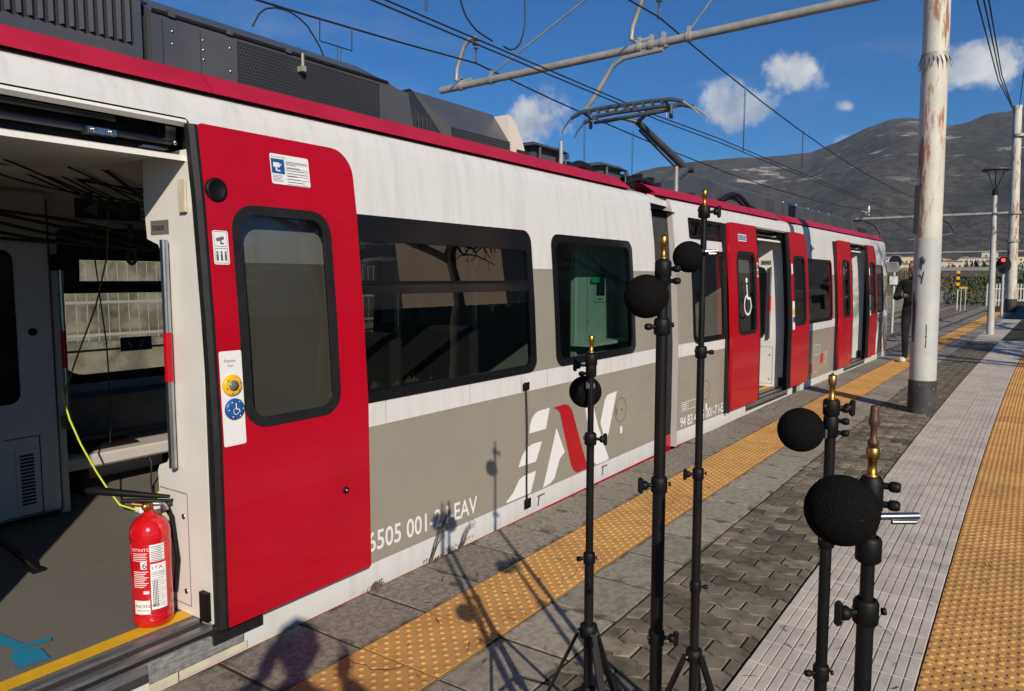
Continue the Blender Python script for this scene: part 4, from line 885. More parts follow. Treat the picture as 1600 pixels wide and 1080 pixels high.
scrA = interior(frA, -2.9, 5.9, 1.665, sL=.36)
MB().box(1.655, 1.664, 2.69, 2.735, 1.76, 1.885).build('hinge_block', 'cream_tape', scrA)
scrB = interior(frB, .32, 3.84, 3.62, sL=2.2)
scrC = interior(frB, 4.24, 10.0, 8.10, sL=6.72)
for fr, s0, s1 in ((frB, 3.60, 3.62), (frB, 8.085, 8.10)): MB().add([fr(s0, y, z) for z in (.80, 1.58) for y in (.31, .60)], [(0, 1, 3, 2)]).build('screen_glass', 'door_glass', train)
# inner wall lining, cabinet, bench, window-side details of the near car
b = MB(); ff = lambda s, y, z: frA(s, W_-y, z)
skin(b, (-2.9, 5.9, .10, 1.95, 0), far_win, ff, yf, off=.06, zx=ZX, mf=lambda z, s: 1 if .45 < z < .72 else 0); b.build('wall_lining', ['interior_dark', 'seat_gray'], train)
cb = MB().box(.4, 2.0, 4.62, 5.33, .135, 2.0, 0, .02); cab = cb.build('equipment_cabinet', 'interior_dark', train)
MB().box(.42, 1.96, 4.66, 5.33, .10, .135).build('plinth', 'black_plastic', cab)
MB().box(2.004, 2.05, 4.66, 5.33, .105, 2.0).build('end_panel', 'interior_dark', cab)
b = MB()
for x0, x1, z0, z1 in ((1.70, 1.885, .600, .605), (1.882, 1.888, .15, .605), (1.70, 1.885, .15, .154), (1.985, 1.992, .14, 1.95)): b.add([(x, 4.618, z) for z in (z0, z1) for x in (x0, x1)], [(0, 1, 3, 2)])
b.build('panel_joint', 'black_plastic', cab)
b = MB(); b.box(1.755, 1.86, 4.612, 4.619, .19, .53)
for i in range(15): b.box(1.775, 1.845, 4.606, 4.613, .215+i*.02, .225+i*.02, 1)
b.build('vent_grille', ['interior_dark', 'black_plastic'], cab)
b = MB(); skin(b, (1.2, 1.80, .80, 1.66, .06), [], lambda s, y, z: (s, y, z), lambda z: 4.615); b.build('cabinet_window', 'black_gloss', cab)
MB().lathe([(.022, 0), (.022, .01), (0, .014)], (1.88, 4.62, 1.20), 14, 0, axis=(0, -1, 0)).build('lock', 'black_plastic', cab)
b = MB(); b.cyl((2.03, 4.585, .66), (2.03, 4.585, .98), .014, n=12, mi=1); b.cyl((2.03, 4.585, .98), (2.03, 4.585, 1.20), .0145, n=12); b.cyl((2.03, 4.585, 1.20), (2.03, 4.585, 1.62), .014, n=12, mi=1); b.box(2.01, 2.05, 4.57, 4.63, .62, .70, 1); b.box(2.01, 2.05, 4.57, 4.66, 1.55, 1.64, 2); b.build('grab_rail', ['red_paint', 'steel', 'black_plastic'], cab)
bn = MB().box(2.06, 4.2, 4.82, 5.32, .30, .385, 0, .015); bench = bn.build('bench', 'interior_dark', train)
for x in (2.25, 3.0, 3.9): MB().box(x, x+.05, 4.95, 5.3, .10, .30).build('bench_bracket', 'black_plastic', bench)
MB().box(2.06, 4.2, 5.20, 5.31, .42, .72, 0, .03).build('backrest', 'seat_gray', bench)
MB().box(2.06, 5.8, 5.30, 5.325, .105, .19).build('heater_cover', 'interior_cream', train)
# seats seen through the wide window
for i, x in enumerate((2.75, 3.5)):
    b = MB().box(x, x+.45, 3.0, 3.95, .42, .52, 0, .03); b.box(x+.38, x+.48, 3.0, 3.95, .50, 1.18, 0, .04); s_ = b.build('seat', 'seat_gray', train)
    MB().cyl((x+.43, 3.02, 1.10), (x+.43, 3.02, 2.0), .017, n=10).build('grab_rail', 'steel', s_)
# equipment cabinet behind the second window, with screen and shelf
b = MB().box(5.22, 5.93, 2.98, 3.04, .12, 1.98, 0, .01); tc_ = b.build('technical_cabinet', 'panel_green', train)
MB().box(5.56, 5.70, 2.972, 2.979, 1.36, 1.54).build('cabinet_screen', 'black_gloss', tc_)
b = MB()
for x0, x1, z0, z1 in ((5.40, 5.404, .4, 1.95), (5.80, 5.804, .4, 1.95), (5.52, 5.74, 1.30, 1.304), (5.52, 5.74, 1.58, 1.584), (5.52, 5.524, 1.30, 1.58), (5.736, 5.74, 1.30, 1.58), (5.58, 5.68, 1.325, 1.335)): b.add([(x, 2.976, z) for z in (z0, z1) for x in (x0, x1)], [(0, 1, 3, 2)])
b.build('panel_joint', 'plate_gray', tc_)
for x in (5.41, 5.79): MB().lathe([(.010, 0), (0, .004)], (x, 2.979, 1.14), 8, 0, axis=(0, -1, 0)).build('lock', 'black_plastic', tc_)
MB().add([(x, 2.955, z) for z in (1.47, 1.515) for x in (5.43, 5.57)], [(0, 1, 3, 2)]).build('exit_sign', 'sign_green', train)
MB().add([frB(x, .45, z) for z in (1.51, 1.56) for x in (1.05, 1.18)], [(0, 1, 3, 2)]).build('exit_sign', 'sign_green', train)
b = MB().box(5.15, 5.92, 2.80, 2.97, .96, .985); b.build('shelf', 'interior_white', train)
for fr, s in ((frB, 1.0), (frB, 5.0), (frB, 9.0)):
    q = MB().box(0, 1, 0, 1, 0, 1); MB().add([fr(s-.2 if v[0] < .5 else s+.5, 1.0 if v[1] < .5 else 1.1, .12 if v[2] < .5 else 1.15) for v in q.v], q.f).build('seat', 'seat_gray', train)
# direction plates hanging inside: arrow and wheelchair
b = MB().box(2.12, 2.50, 4.55, 4.57, 1.855, 1.97); b.add([(x, 4.546, z) for x, z in ((2.16, 1.91), (2.24, 1.955), (2.24, 1.865))], [(0, 1, 2)], 1)
n = 12; b.add([(2.40+r*math.cos(R(100+250*i/n)), 4.546, 1.895+r*math.sin(R(100+250*i/n))) for r in (.025, .018) for i in range(n+1)], [(i, i+1, n+2+i, n+1+i) for i in range(n)], 1); b.add([(x, 4.546, z) for x, z in ((2.395, 1.955), (2.405, 1.955), (2.41, 1.91), (2.43, 1.88), (2.422, 1.876), (2.40, 1.905))], [(0, 1, 2, 5), (5, 2, 3, 4)], 1)
dp = b.build('direction_plate', ['sign_navy', 'plate_gray'], train); MB().box(2.20, 2.22, 4.555, 4.565, 1.965, 2.06).build('hanger', 'black_plastic', dp)
b = MB(); b.add([(x, 5.255, z) for z in (.985, 1.085) for x in (2.70, 2.93)], [(0, 1, 3, 2)]); b.add([(x, 5.253, z) for x, z in ((2.745, 1.06), (2.76, 1.06), (2.79, 1.01), (2.775, 1.01))], [(0, 1, 2, 3)], 1); b.add([(x, 5.253, z) for x, z in ((2.86, 1.06), (2.875, 1.06), (2.85, 1.01), (2.835, 1.01))], [(0, 1, 2, 3)], 1); b.build('pictogram_sticker', ['sign_navy', 'plate_gray'], train)
b = MB(); pts = [(2.62, 4.9, 1.80-.0)]+[(2.62+.028*math.sin(2*math.pi*t), 4.9, 1.70-.10*(1-math.cos(2*math.pi*t))/2) for t in [k/14 for k in range(15)]]; b.tube([(2.62, 4.9, 1.86), (2.62, 4.9, 1.70)], .016, 6); b.tube(pts[1:], .013, 6); b.build('hanging_strap', 'seat_gray', train)
MB().cyl((2.06, 4.9, 1.87), (4.2, 4.9, 1.87), .014, n=8).build('ceiling_rail', 'steel', train)
# ------------------------------------------------------------------ loose things in the doorway
cb = empty('cable_bundle', (2.0, 4.0, 1.7), 'tangle of black cables strung under the ceiling inside the open door', 'cables')
rc = random.Random(5)
for i in range(13):
    y0 = 3.6+rc.random()*.35; z0 = 2.0+rc.random()*.02; x0 = 1.35+rc.random()*.5; y1 = 4.0+rc.random()*.35; x1 = 2.55+rc.random()*.5; z1 = 1.80+rc.random()*.14; sg = rc.uniform(.0, .10)
    MB().tube([(x0+(x1-x0)*t, y0+(y1-y0)*t+.05*math.sin(3*t+i), z0+(z1-z0)*(t**1.4)-sg*math.sin(math.pi*t)+.014*math.sin(6*t+2.1*i)) for t in [k/18 for k in range(19)]], .0048, 6).build('cable', 'wire', cb)
for i in range(5): MB().tube([(1.4+1.6*t, 4.40+.03*i, 1.86-.02*i-.17*t+.03*math.sin(5*t+i)) for t in [k/10 for k in range(11)]], .010, 6).build('cable', 'wire', cb)
o = MB().tube([(1.985, 4.53, .86), (1.985, 4.52, .80), (2.0, 4.5, .69), (2.04, 4.47, .54), (2.10, 4.43, .37), (2.14, 4.40, .27), (2.19, 4.36, .16), (2.27, 4.30, .112), (2.40, 4.30, .110)], .0055, 8).build('power_cable', 'yellow_cable'); tag(o, 'bright yellow cable hanging down to the floor inside the train', 'cable')
o = MB().tube([(2.128, 4.2, 1.875), (2.159, 4.3, 1.631), (2.129, 4.4, 1.338), (2.055, 4.5, 1.041), (1.989, 4.54, .812)], .0045, 6).build('thin_cable', 'olive_cable'); tag(o, 'thin greenish cable hanging across the far window inside the train', 'cable')
o = MB().tube([(2.10, 4.35, 1.80), (2.20, 4.5, 1.45), (2.28, 4.6, 1.10), (2.36, 4.75, .75), (2.42, 4.9, .42)], .004, 6).build('thin_cable', 'wire'); tag(o, 'thin black cable hanging slantwise in front of the far train window', 'cable')
o = MB().box(2.20, 2.62, 4.92, 5.14, .386, .408, 0, .006).box(2.20, 2.235, 5.0, 5.14, .408, .53, 0, .004).build('laptop_case', 'black_plastic'); tag(o, 'flat black equipment case lying on the bench inside the train', 'case')
o = MB().tube([(2.62, 4.95, .40), (2.64, 4.88, .36), (2.66, 4.84, .25), (2.60, 4.75, .14), (2.50, 4.55, .112)], .006, 6).build('charger_cable', 'wire'); tag(o, 'black lead dropping from the bench to the train floor', 'cable')
ps = empty('power_strip', (2.42, 4.30, .102), 'white power strip with yellow-green plugs on the train floor', 'power strip')
MB().box(2.26, 2.72, 4.26, 4.33, .102, .145, 0, .006).build('housing', 'label_white', ps)
for x in (2.40, 2.47): MB().box(x, x+.05, 4.27, 4.32, .145, .20, 0, .006).build('plug', 'yellow_cable', ps)
MB().box(2.52, 2.60, 4.255, 4.30, .145, .165).build('switch', 'red_light_plastic', ps)
tp = empty('equipment_tripod', (1.15, 4.0, .10), 'black tripod foot reaching out of the dark inside the train', 'tripod')
hub = Vector((1.10, 4.0, .72))
for e in ((1.515, 3.82, .108), (.95, 3.55, .108), (.95, 4.35, .108)): MB().cyl(hub, e, .012, n=8).build('leg', 'black_metal', tp)
MB().cyl((1.32, 3.90, .36), (1.505, 3.825, .115), .008, n=6).build('brace', 'black_metal', tp); MB().box(1.49, 1.545, 3.80, 3.85, .101, .116).build('foot', 'black_plastic', tp); MB().cyl(hub, hub+Vector((0, 0, .5)), .014, n=8).build('column', 'black_metal', tp)
# floor tape
t1 = MB().add([(x, y, .1045) for x, y in ((1.06, 3.40), (1.13, 3.40), (1.165, 3.06), (1.125, 3.05))], [(0, 1, 2, 3)]).add([(x, y, .1052) for x, y in ((1.07, 2.90), (1.17, 2.885), (1.185, 3.0), (1.13, 3.07), (1.09, 3.02))], [(0, 1, 2, 3, 4)]).add([(x, y, .1058) for x, y in ((1.15, 3.05), (1.235, 3.02), (1.245, 3.055), (1.16, 3.085))], [(0, 1, 2, 3)]).build('floor_tape', 'blue_tape'); tag(t1, 'strips of blue adhesive tape stuck to the train floor', 'tape')
# silver tape wrapped on the sill edge
b = MB(); b.add([frA(s, y, z) for s, (y, z) in [(s, q) for s in (1.36, 1.46, 1.56, 1.66, 1.76) for q in ((-.012, .093), (-.019, .088), (-.0205, .02), (-.018, .015))]], [(k*4+j, k*4+4+j, k*4+5+j, k*4+1+j) for k in range(4) for j in range(3)]); o = b.build('silver_tape', 'silver_tape'); tag(o, 'crumpled silver tape wrapped over the door sill edge', 'tape')
b = MB().add([frA(s, -.014, z) for z in (-.02, .012) for s in (1.48, 1.78)], [(0, 1, 3, 2)]).add([frA(s, -.016, z) for z in (-.03, .02) for s in (1.36, 1.475)], [(0, 1, 3, 2)]); o = b.build('cream_tape', 'cream_tape'); tag(o, 'cream paper tape stuck along the train skirt below the sill', 'tape')
# ------------------------------------------------------------------ fire extinguisher
EX, EY, EZ = 1.553, 2.862, .104
fe = empty('fire_extinguisher', (EX, EY, EZ), 'red fire extinguisher with white labels standing in the open train doorway', 'fire extinguisher')
b = MB(); r = .077
b.lathe([(.050, .018), (.066, .0), (.073, .004), (r, .03), (r, .06), (r-.0015, .063), (r, .066), (r, .375), (r-.002, .378), (r, .382), (r, .408), (.074, .435), (.063, .462), (.045, .482), (.028, .490), (.022, .496), (.018, .515), (.0, .515)], (EX, EY, EZ), 48); b.build('cylinder', 'ext_red', fe)
b = MB(); b.cyl((EX, EY, EZ+.51), (EX, EY, EZ+.545), .017, n=14); b.cyl((EX, EY, EZ+.53), (EX-.055, EY+.03, EZ+.548), .010, n=8); b.lathe([(.016, 0), (.016, .012), (.004, .016), (0, .016)], (EX-.02, EY-.012, EZ+.535), 12, 0, axis=(-.4, -.9, .1)); b.build('valve', 'brass', fe)
b = MB(); b.tube([(EX+.02, EY, EZ+.535), (EX+.05, EY-.02, EZ+.53), (EX+.06, EY-.02, EZ+.50)], .012, 8); b.build('gauge_arm', 'steel', fe)
b = MB(); b.tube([(EX+.07, EY-.035, EZ+.560), (EX+.02, EY+.02, EZ+.568), (EX-.05, EY+.10, EZ+.582), (EX-.11, EY+.19, EZ+.592), (EX-.13, EY+.225, EZ+.592)], [.008, .012, .016, .019, .014], 10); b.build('lever', 'black_plastic', fe)
b = MB(); b.tube([(EX+.07, EY-.03, EZ+.54), (EX-.01, EY+.03, EZ+.55), (EX-.07, EY+.08, EZ+.556)], [.008, .011, .009], 8); b.build('carry_handle', 'black_plastic', fe)
b = MB(); b.tube([(EX+.02, EY+.02, EZ+.53), (EX+.075, EY+.03, EZ+.52), (EX+.10, EY+.01, EZ+.45), (EX+.102, EY-.02, EZ+.25), (EX+.095, EY+.0, EZ+.10)], .010, 8); b.build('hose', 'black_plastic', fe)
cam_a = math.atan2(-EY, -EX)
def onex(a, z, d=0.): return (EX+(r+.0012+d)*math.cos(cam_a+a), EY+(r+.0012+d)*math.sin(cam_a+a), EZ+z)
def exlabel(a0, a1, z0, z1, mats, fill):
    b = MB(); n = 10; b.add([onex(a0+(a1-a0)*i/n, z) for z in (z0, z1) for i in range(n+1)], [(i, i+1, n+2+i, n+1+i) for i in range(n)], 0, True); fill(b); b.build('label', mats, fe)
def line(b, a0, a1, z, h=.0025, mi=1, d=.0006):
    n = 6; b.add([onex(a0+(a1-a0)*i/n, q, d) for q in (z, z+h) for i in range(n+1)], [(i, i+1, n+2+i, n+1+i) for i in range(n)], mi)
def tx(b, s, size, a, z, mi=1): text_mb(s, size, lambda u, v: onex(a+u/r, z+v, .0008), mi, b)
def f1(b):
    tx(b, 'I.T.A.', .020, .0, .268, 1); line(b, -.02, .62, .252, .002); line(b, .0, .66, .245, .002)
    for i in range(14): 
        line(b, .02, .66-.08*(i % 3), .236-.0105*i, .0016)
    for k in range(4): line(b, .02+.07*k, .045+.07*k, .100, .12, 1, .0007)
exlabel(-.06, .72, .086, .292, ['label_white', 'ink'], f1)
def f2(b):
    for i in range(9): line(b, .0, .60-.1*(i % 2), .367-.0078*i, .003)
exlabel(-.06, .66, .302, .378, ['label_white', 'label_print'], f2)
exlabel(-.98, -.11, .066, .376, ['ext_red', 'label_white', 'ink'], lambda b: None)
def f3b():
    b = MB(); tx(b, 'ESTINTORE', .018, -.96, .352, 0)
    for i in range(5): line(b, -.93, -.18-.05*(i % 2), .340-.008*i, .0028, 0)
    line(b, -.52, -.22, .272, .034, 0, .0006); tx(b, '6', .038, -.45, .275, 1); tx(b, '6', .038, -.45, .275, 1)
    for i in range(9): line(b, -.93, -.16-.1*(i % 3), .258-.0085*i, .0034, 0)
    line(b, -.42, -.16, .160, .014, 0); line(b, -.95, -.13, .068, .062, 0, .0004); text_mb('INCENDIO', .019, lambda u, v: onex(-.90+u/r, .098+v, .0012), 1, b); line(b, -.8, -.2, .084, .0025, 1, .0012)
    b.build('label_print', ['label_white', 'ink'], fe)
f3b()
fe.scale = (1, 1, .91)
# ------------------------------------------------------------------ microphone stands and microphones
def knob(b, c, d, r=.012, l=.022, wing=False):
    c = Vector(c); d = Vector(d).normalized(); b.cyl(c, c+d*l*.6, .0045, n=8); b.lathe([(0, 0), (r*.8, .001), (r, .004), (r, .010), (r*.75, .014), (0, .014)], c+d*l*.55, 14, 0, axis=d)
    if wing:
        _, u, w = sides((0, 0, 0), d); e = c+d*(l*.55+.010)
        q = MB().box(-.005, .005, -.017, .017, 0, .011, 0, .004); m = Matrix((u.to_4d(), w.to_4d(), d.to_4d(), Vector((0, 0, 0, 1)))).transposed(); m.translation = e; o = len(b.v); b.add([m @ Vector(v) for v in q.v], q.f)
RT = Vector((.569, -.822, 0)); LT = -RT
def stand(x, y, ztop, zbr, cols, label, hub=.50, r=(.0085, .0105, .0130), aged=False, head=True, rot=0.):
    st_ = empty('microphone_stand', (x, y, 0), label, 'microphone stand', 'black microphone stands on the platform')
    zb = [zbr]+[c[0] for c in cols if c[2]]+[hub-.22]
    # telescopic tube sections
    lim = [zbr]+[c[0] for c in cols if c[2]][:2]; lim = lim+[hub-.20]
    for i in range(len(lim)-1): MB().cyl((x, y, lim[i+1]), (x, y, lim[i]), r[min(i, 2)], n=16).build('tube', 'black_metal', st_)
    # brass spigot
    hgt = ztop-zbr
    b = MB(); b.lathe([(.0, 0), (.0088, 0), (.0088, .003), (.0056, .005), (.0056, hgt*.55), (.0070, hgt*.57), (.0080, hgt*.60), (.0080, hgt*.90), (.0065, hgt*.93), (.003, hgt*.94), (.0025, hgt), (0, hgt)], (x, y, zbr), 16); b.build('spigot', 'brass', st_)
    if aged:
        b = MB(); b.lathe([(0, 0), (.0066, .001), (.0070, .006), (.0040, .010), (.0038, .024), (.0062, .028), (.0066, .034), (.0050, .038), (.0052, .048), (.0040, .052), (0, .053)], (x, y, ztop-.002), 16); b.build('adapter', 'brown_spigot', st_)
    for z, side, cut, big in cols:
        b = MB(); q = r[2]+.0035; b.lathe([(q-.003, -.017), (q, -.014), (q, .012), (q-.002, .016), (q-.004, .017)], (x, y, z), 18)
        d = (RT if side > 0 else LT)+Vector((-.3, -.2, 0))*(.5)
        if side: knob(b, Vector((x, y, z))+d.normalized()*q*.8, d, .0095 if big else .007, .020 if big else .015, wing=big)
        b.cyl(Vector((x, y, z+.004))-RT*side*q-Vector((.008, .006, 0)), Vector((x, y, z+.004))-RT*side*(q+.004)-Vector((.008, .006, 0)), .005, n=8)
        b.build('collar', 'black_plastic', st_)
    # tripod
    b = MB(); b.lathe([(.016, -.02), (.024, -.016), (.024, .016), (.016, .02)], (x, y, hub), 18); b.build('tripod_hub', 'black_plastic', st_)
    b = MB(); b.lathe([(.014, -.012), (.020, -.010), (.020, .010), (.014, .012)], (x, y, hub-.17), 18); b.build('slide_ring', 'black_plastic', st_)
    for k in range(3):
        a = rot+2*math.pi*k/3; d = Vector((math.cos(a), math.sin(a), 0)); p0 = Vector((x, y, hub))+d*.026; p1 = Vector((x, y, .012))+d*(.05+hub*.40)
        w = d.cross(Vector((0, 0, 1)))*.010; nn = (p1-p0).normalized().cross(w).normalized()*.004; b = MB()
        b.add([p0-w-nn, p0+w-nn, p0+w+nn, p0-w+nn, p1-w-nn, p1+w-nn, p1+w+nn, p1-w+nn], [(0, 1, 5, 4), (1, 2, 6, 5), (2, 3, 7, 6), (3, 0, 4, 7), (0, 3, 2, 1), (4, 5, 6, 7)])
        lg = b.build('leg', 'black_metal', st_)
        MB().lathe([(.005, 0), (.005, .004), (0, .006)], p0-w*1.0, 8, 0, axis=-w).build('rivet', 'steel', lg)
        MB().blob(p1, .014, 6).build('rubber_foot', 'rubber', lg)
        q0 = Vector((x, y, hub-.17))+d*.02; q1 = p0+(p1-p0)*.48; MB().cyl(q0, q1, .0055, n=6).build('brace', 'black_metal', st_)
    return st_
def clamp_head(b, p, side, n=2):        # black double clamp with wing screws
    p = Vector(p); b.lathe([(.010, -.024), (.0145, -.020), (.0145, .016), (.011, .022)], p, 16)
    for k in range(n): knob(b, p+Vector((0, 0, -.014+.024*k))+RT*side*.012, RT*side+Vector((-.5, -.3, 0)), .0070, .016)
def mic(px, py, ball, label, clamp_z, arm=0., armside=1, dia=.09):
    m_ = empty('microphone', ball, label, 'microphone', 'microphones with round black foam windscreens')
    b = MB(); b.blob(ball, dia/2, 22, 0, (1, 1, .985), 0.006); b.build('windscreen', 'foam', m_)
    p = Vector((px, py, clamp_z)); B_ = Vector(ball); d = (B_-p); d.z = 0; d = d.normalized() if d.length > .001 else LT
    b = MB(); b.cyl(p, B_-d*.0+Vector((0, 0, 0)), .0065, n=10); b.build('capsule_tube', 'steel', m_)
    b = MB(); b.box(-.012, .012, -.008, .008, -.010, .010, 0, .003); b.v = [tuple(p+Vector(v)+d*.012) for v in b.v]; b.cyl(p-d*.006, p+d*.018, .010, n=12); b.build('clamp', 'steel', m_)
    if arm: MB().cyl(p+Vector((-.02, -.012, 0)), p+RT*armside*arm+Vector((-.02, -.012, .001)), .0045, n=10).cyl(p+RT*armside*arm*.35+Vector((-.02, -.012, -.007)), p+RT*armside*arm*.95+Vector((-.02, -.012, -.007)), .003, n=8).build('arm', 'steel', m_)
    return m_
s1 = stand(1.38, .59, 1.588, 1.539, [(1.52, 0, False, 0), (1.405, -1, True, 0), (1.082, -1, True, 1), (.758, 1, True, 1)], 'tall thick microphone stand in front of the train gangway', r=(.0105, .0118, .0132), rot=.4)
b = MB(); clamp_head(b, (1.38, .59, 1.510), 1); b.build('clamp_head', 'black_plastic', s1)
mic(1.38, .59, (1.373, .622, 1.465), 'large foam ball microphone in front of the train gangway', 1.475)
s2 = stand(2.0, .737, 1.748, 1.700, [(1.685, 1, False, 1), (1.295, 1, True, 0), (.945, -1, True, 1), (.612, 1, False, 0)], 'tallest microphone stand, standing in front of the far red door', hub=.405, rot=.2)
mic(2.0, .737, (1.998, .778, 1.562), 'highest foam ball microphone, beside the small upper train window', 1.576, arm=.032)
s3 = stand(1.73, .94, 1.354, 1.303, [(1.285, 0, False, 0), (1.07, 1, True, 1), (.738, -1, True, 0)], 'slim microphone stand in front of the train logo', hub=.532, rot=-.1)
b = MB(); clamp_head(b, (1.73, .94, 1.262), -1, 1); knob(b, (1.725, .95, 1.27), LT, .010, .030, True); b.build('clamp_head', 'black_plastic', s3)
mic(1.73, .94, (1.777, .983, 1.189), 'foam ball microphone in front of the train logo', 1.215)
s4 = stand(1.555, .302, 1.314, 1.258, [(1.245, 1, False, 1), (.975, 1, True, 0), (.693, -1, True, 0)], 'microphone stand left of the nearest one, beside the grooved white path', rot=.9, aged=False, r=(.0105, .0115, .0125))
b = MB(); clamp_head(b, (1.555, .302, 1.208), 1, 3); b.build('clamp_head', 'black_plastic', s4)
mic(1.555, .302, (1.53, .353, 1.198), 'foam ball microphone over the tactile strip, left of the white path', 1.192)
s5 = stand(1.015, .146, 1.291, 1.249, [(1.155, 0, False, 0), (1.072, -1, True, 1)], 'nearest microphone stand with a brown and brass tip', rot=.5, aged=True, r=(.0085, .0105, .0122))
b = MB(); clamp_head(b, (1.015, .146, 1.228), 1, 2); knob(b, (1.012, .155, 1.232), LT, .009, .020, True); b.build('clamp_head', 'black_plastic', s5)
mic(1.015, .146, (.983, .174, 1.209), 'nearest and largest foam ball microphone', 1.205, arm=.050)
# cable taped flat to the train side
b = MB(); n = 10
b.add([frA(3.872+.020*t+.006*math.sin(5*t)+o, -.004-d, .83-.80*t) for t in [k/n for k in range(n+1)] for o, d in ((-.008, 0), (0, .010), (.010, 0))], [(k*3+j, k*3+j+1, k*3+4+j, k*3+3+j) for k in range(n) for j in (0, 1)])
cc = b.build('taped_cable', 'rubber'); tag(cc, 'black cable taped vertically to the grey train side next to the logo', 'cable')
for z0, z1 in ((.795, .845), (.02, .085)): MB().add([frA(3.892+a-(.02 if z0 > .5 else 0), -.016, z) for z in (z0, z1) for a in (-.042, .03)], [(0, 1, 3, 2)]).build('tape', 'black_plastic', cc)
# ------------------------------------------------------------------ catenary pole, cantilever, wires
PX_, PY_ = 9.40, .875
pole = empty('catenary_pole', (PX_, PY_, 0), 'thick rust-stained white catenary pole with black base', 'pole')
b = MB(); lean = .010
def pc(z): return (PX_+.0*z, PY_+lean*z, z)
def psec(z0, z1, r0, r1, mt, nm):
    b = MB(); n = 32; k = 6; vs = []
    for i in range(k+1):
        z = z0+(z1-z0)*i/k; c = pc(z); rr = r0+(r1-r0)*i/k; vs += [(c[0]+rr*math.cos(2*math.pi*j/n), c[1]+rr*math.sin(2*math.pi*j/n), z) for j in range(n)]
    b.add(vs, [(i*n+j, i*n+(j+1) % n, (i+1)*n+(j+1) % n, (i+1)*n+j) for i in range(k) for j in range(n)], 0, True); return b.build(nm, mt, pole)
psec(-.03, .37, .146, .143, 'pillar_black', 'base_coating'); psec(.37, 1.95, .136, .135, 'pillar_low', 'lower_paint'); psec(1.95, 6.2, .133, .128, 'pillar_paint', 'shaft')
b = MB(); rr_ = random.Random(2)       # ring of bent sheet-metal spikes
for k in range(22):
    a = 2*math.pi*k/22+rr_.uniform(-.08, .08); zc = 3.90; c = pc(zc); e = Vector((math.cos(a), math.sin(a), 0)); tng = Vector((-math.sin(a), math.cos(a), 0)); l = rr_.uniform(.10, .17); o_ = rr_.uniform(.02, .07); sk = rr_.uniform(-.05, .05)
    p = Vector(c)+e*.132; b.add([p-tng*.018, p+tng*.018, p+e*o_+tng*sk-Vector((0, 0, l)), p+e*.004-tng*.018, p+e*.004+tng*.018], [(0, 1, 2), (3, 4, 2), (0, 3, 2), (1, 4, 2)])
b.cyl(pc(3.885), pc(3.93), .137, n=32, cap=False); b.build('spike_ring', 'galv', pole)
b = MB(); g_ = lambda a, z: (pc(z)[0]+.1385*math.cos(a), pc(z)[1]+.1385*math.sin(a), z); aw = math.atan2(-PY_, -PX_)
for pts in ([(-.55, 1.62), (-.45, 1.74), (-.40, 1.60), (-.30, 1.75), (-.22, 1.66), (-.12, 1.72)], [(-.5, 1.55), (-.3, 1.50), (-.2, 1.58), (-.35, 1.45)], [(-.85, 1.3), (-.80, .95), (-.86, .80)], [(-.95, 1.35), (-.90, .85)], [(-.75, 1.25), (-.78, 1.0)], [(.12, 1.0), (.14, .82), (.10, .74)], [(.05, .86), (.2, .87)]):
    b.tube([g_(aw+a, z) for a, z in pts], .004 if pts[0][0] > -.7 else .012, 4)
b.build('graffiti', 'ink', pole)
MB().box(PX_-.16, PX_-.06, PY_+.115, PY_+.155, 2.0, 2.52).build('notice_plate', 'ink', pole)
b = MB(); b.cyl((PX_-.05, .9, 4.665), (PX_-.05, 7.86, 4.515), .055, n=18); tb = b.build('cross_tube', 'galv', pole)
for y, z in ((7.45, 4.524), (6.86, 4.538), (4.39, 4.59), (4.22, 4.592), (4.05, 4.597), (3.70, 4.604)): MB().cyl((PX_-.05, y-.03, z+.001), (PX_-.05, y+.03, z), .068, n=14).box(PX_-.08, PX_-.02, y-.02, y+.02, z+.05, z+.13).build('clamp', 'galv', tb)
def hook(y, zt, zb_, nm):
    b = MB(); x = PX_-.05
    b.tube([(x, y+.10, zt-.50+.10), (x, y+.30, zt-.50+.08), (x, y+.40, zt-.36), (x, y+.38, zt-.20), (x, y+.24, zt+.12), (x, y+.10, zt+.22), (x, y, zt+.21)], .032, 8); h = b.build(nm, 'galv', pole)
    ins = MB(); ins.lathe([(.012, .20), (.02, .18), (.05, .165), (.055, .15), (.02, .145), (.02, .115), (.055, .10), (.055, .085), (.02, .08), (.02, .05), (.045, .035), (.016, .03), (.012, -.14), (.022, -.15), (.02, -.19), (0, -.19)], (x, y, zt+.02), 14); ins.build('insulator', 'roof_gray', h)
hook(4.12, 5.08, 4.946, 'hanger_arm'); hook(7.15, 5.0, 4.84, 'hanger_arm')
b = MB(); x = PX_-.05; b.tube([(x, 4.05, 4.51), (x, 4.62, 4.49), (x, 4.78, 4.42), (x, 4.92, 4.24), (x, 5.08, 4.02), (x, 5.20, 3.90)], .034, 8); b.tube([(x, 4.45, 4.535), (x, 3.98, 4.545)], .03, 8); b.build('registration_arm', 'galv', pole)
b = MB(); b.tube([(x, 5.20, 3.90), (x, 4.9, 3.83), (x, 4.2, 3.75), (x, 4.0, 3.74), (x, 3.99, 3.62)], .012, 6); b.build('steady_arm', 'galv', pole)
MB().tube([(x, 3.70, 4.68), (x-.05, 2.4, 6.1)], .012, 6).build('stay', 'galv', pole); MB().tube([(x, 6.86, 4.62), (x-.05, 5.18, 5.37), (x-.05, 3.1, 6.3)], .012, 6).build('stay', 'galv', pole)
def wire(pts, r, label, name='overhead_wire', group='overhead wires along the track', sub=8):
    out = []
    for a, c in zip(pts, pts[1:]): out += [Vector(a).lerp(Vector(c), k/sub) for k in range(sub)]
    out.append(Vector(pts[-1])); o = MB().tube(out, r, 6).build(name, 'wire'); return tag(o, label, 'wire', group)
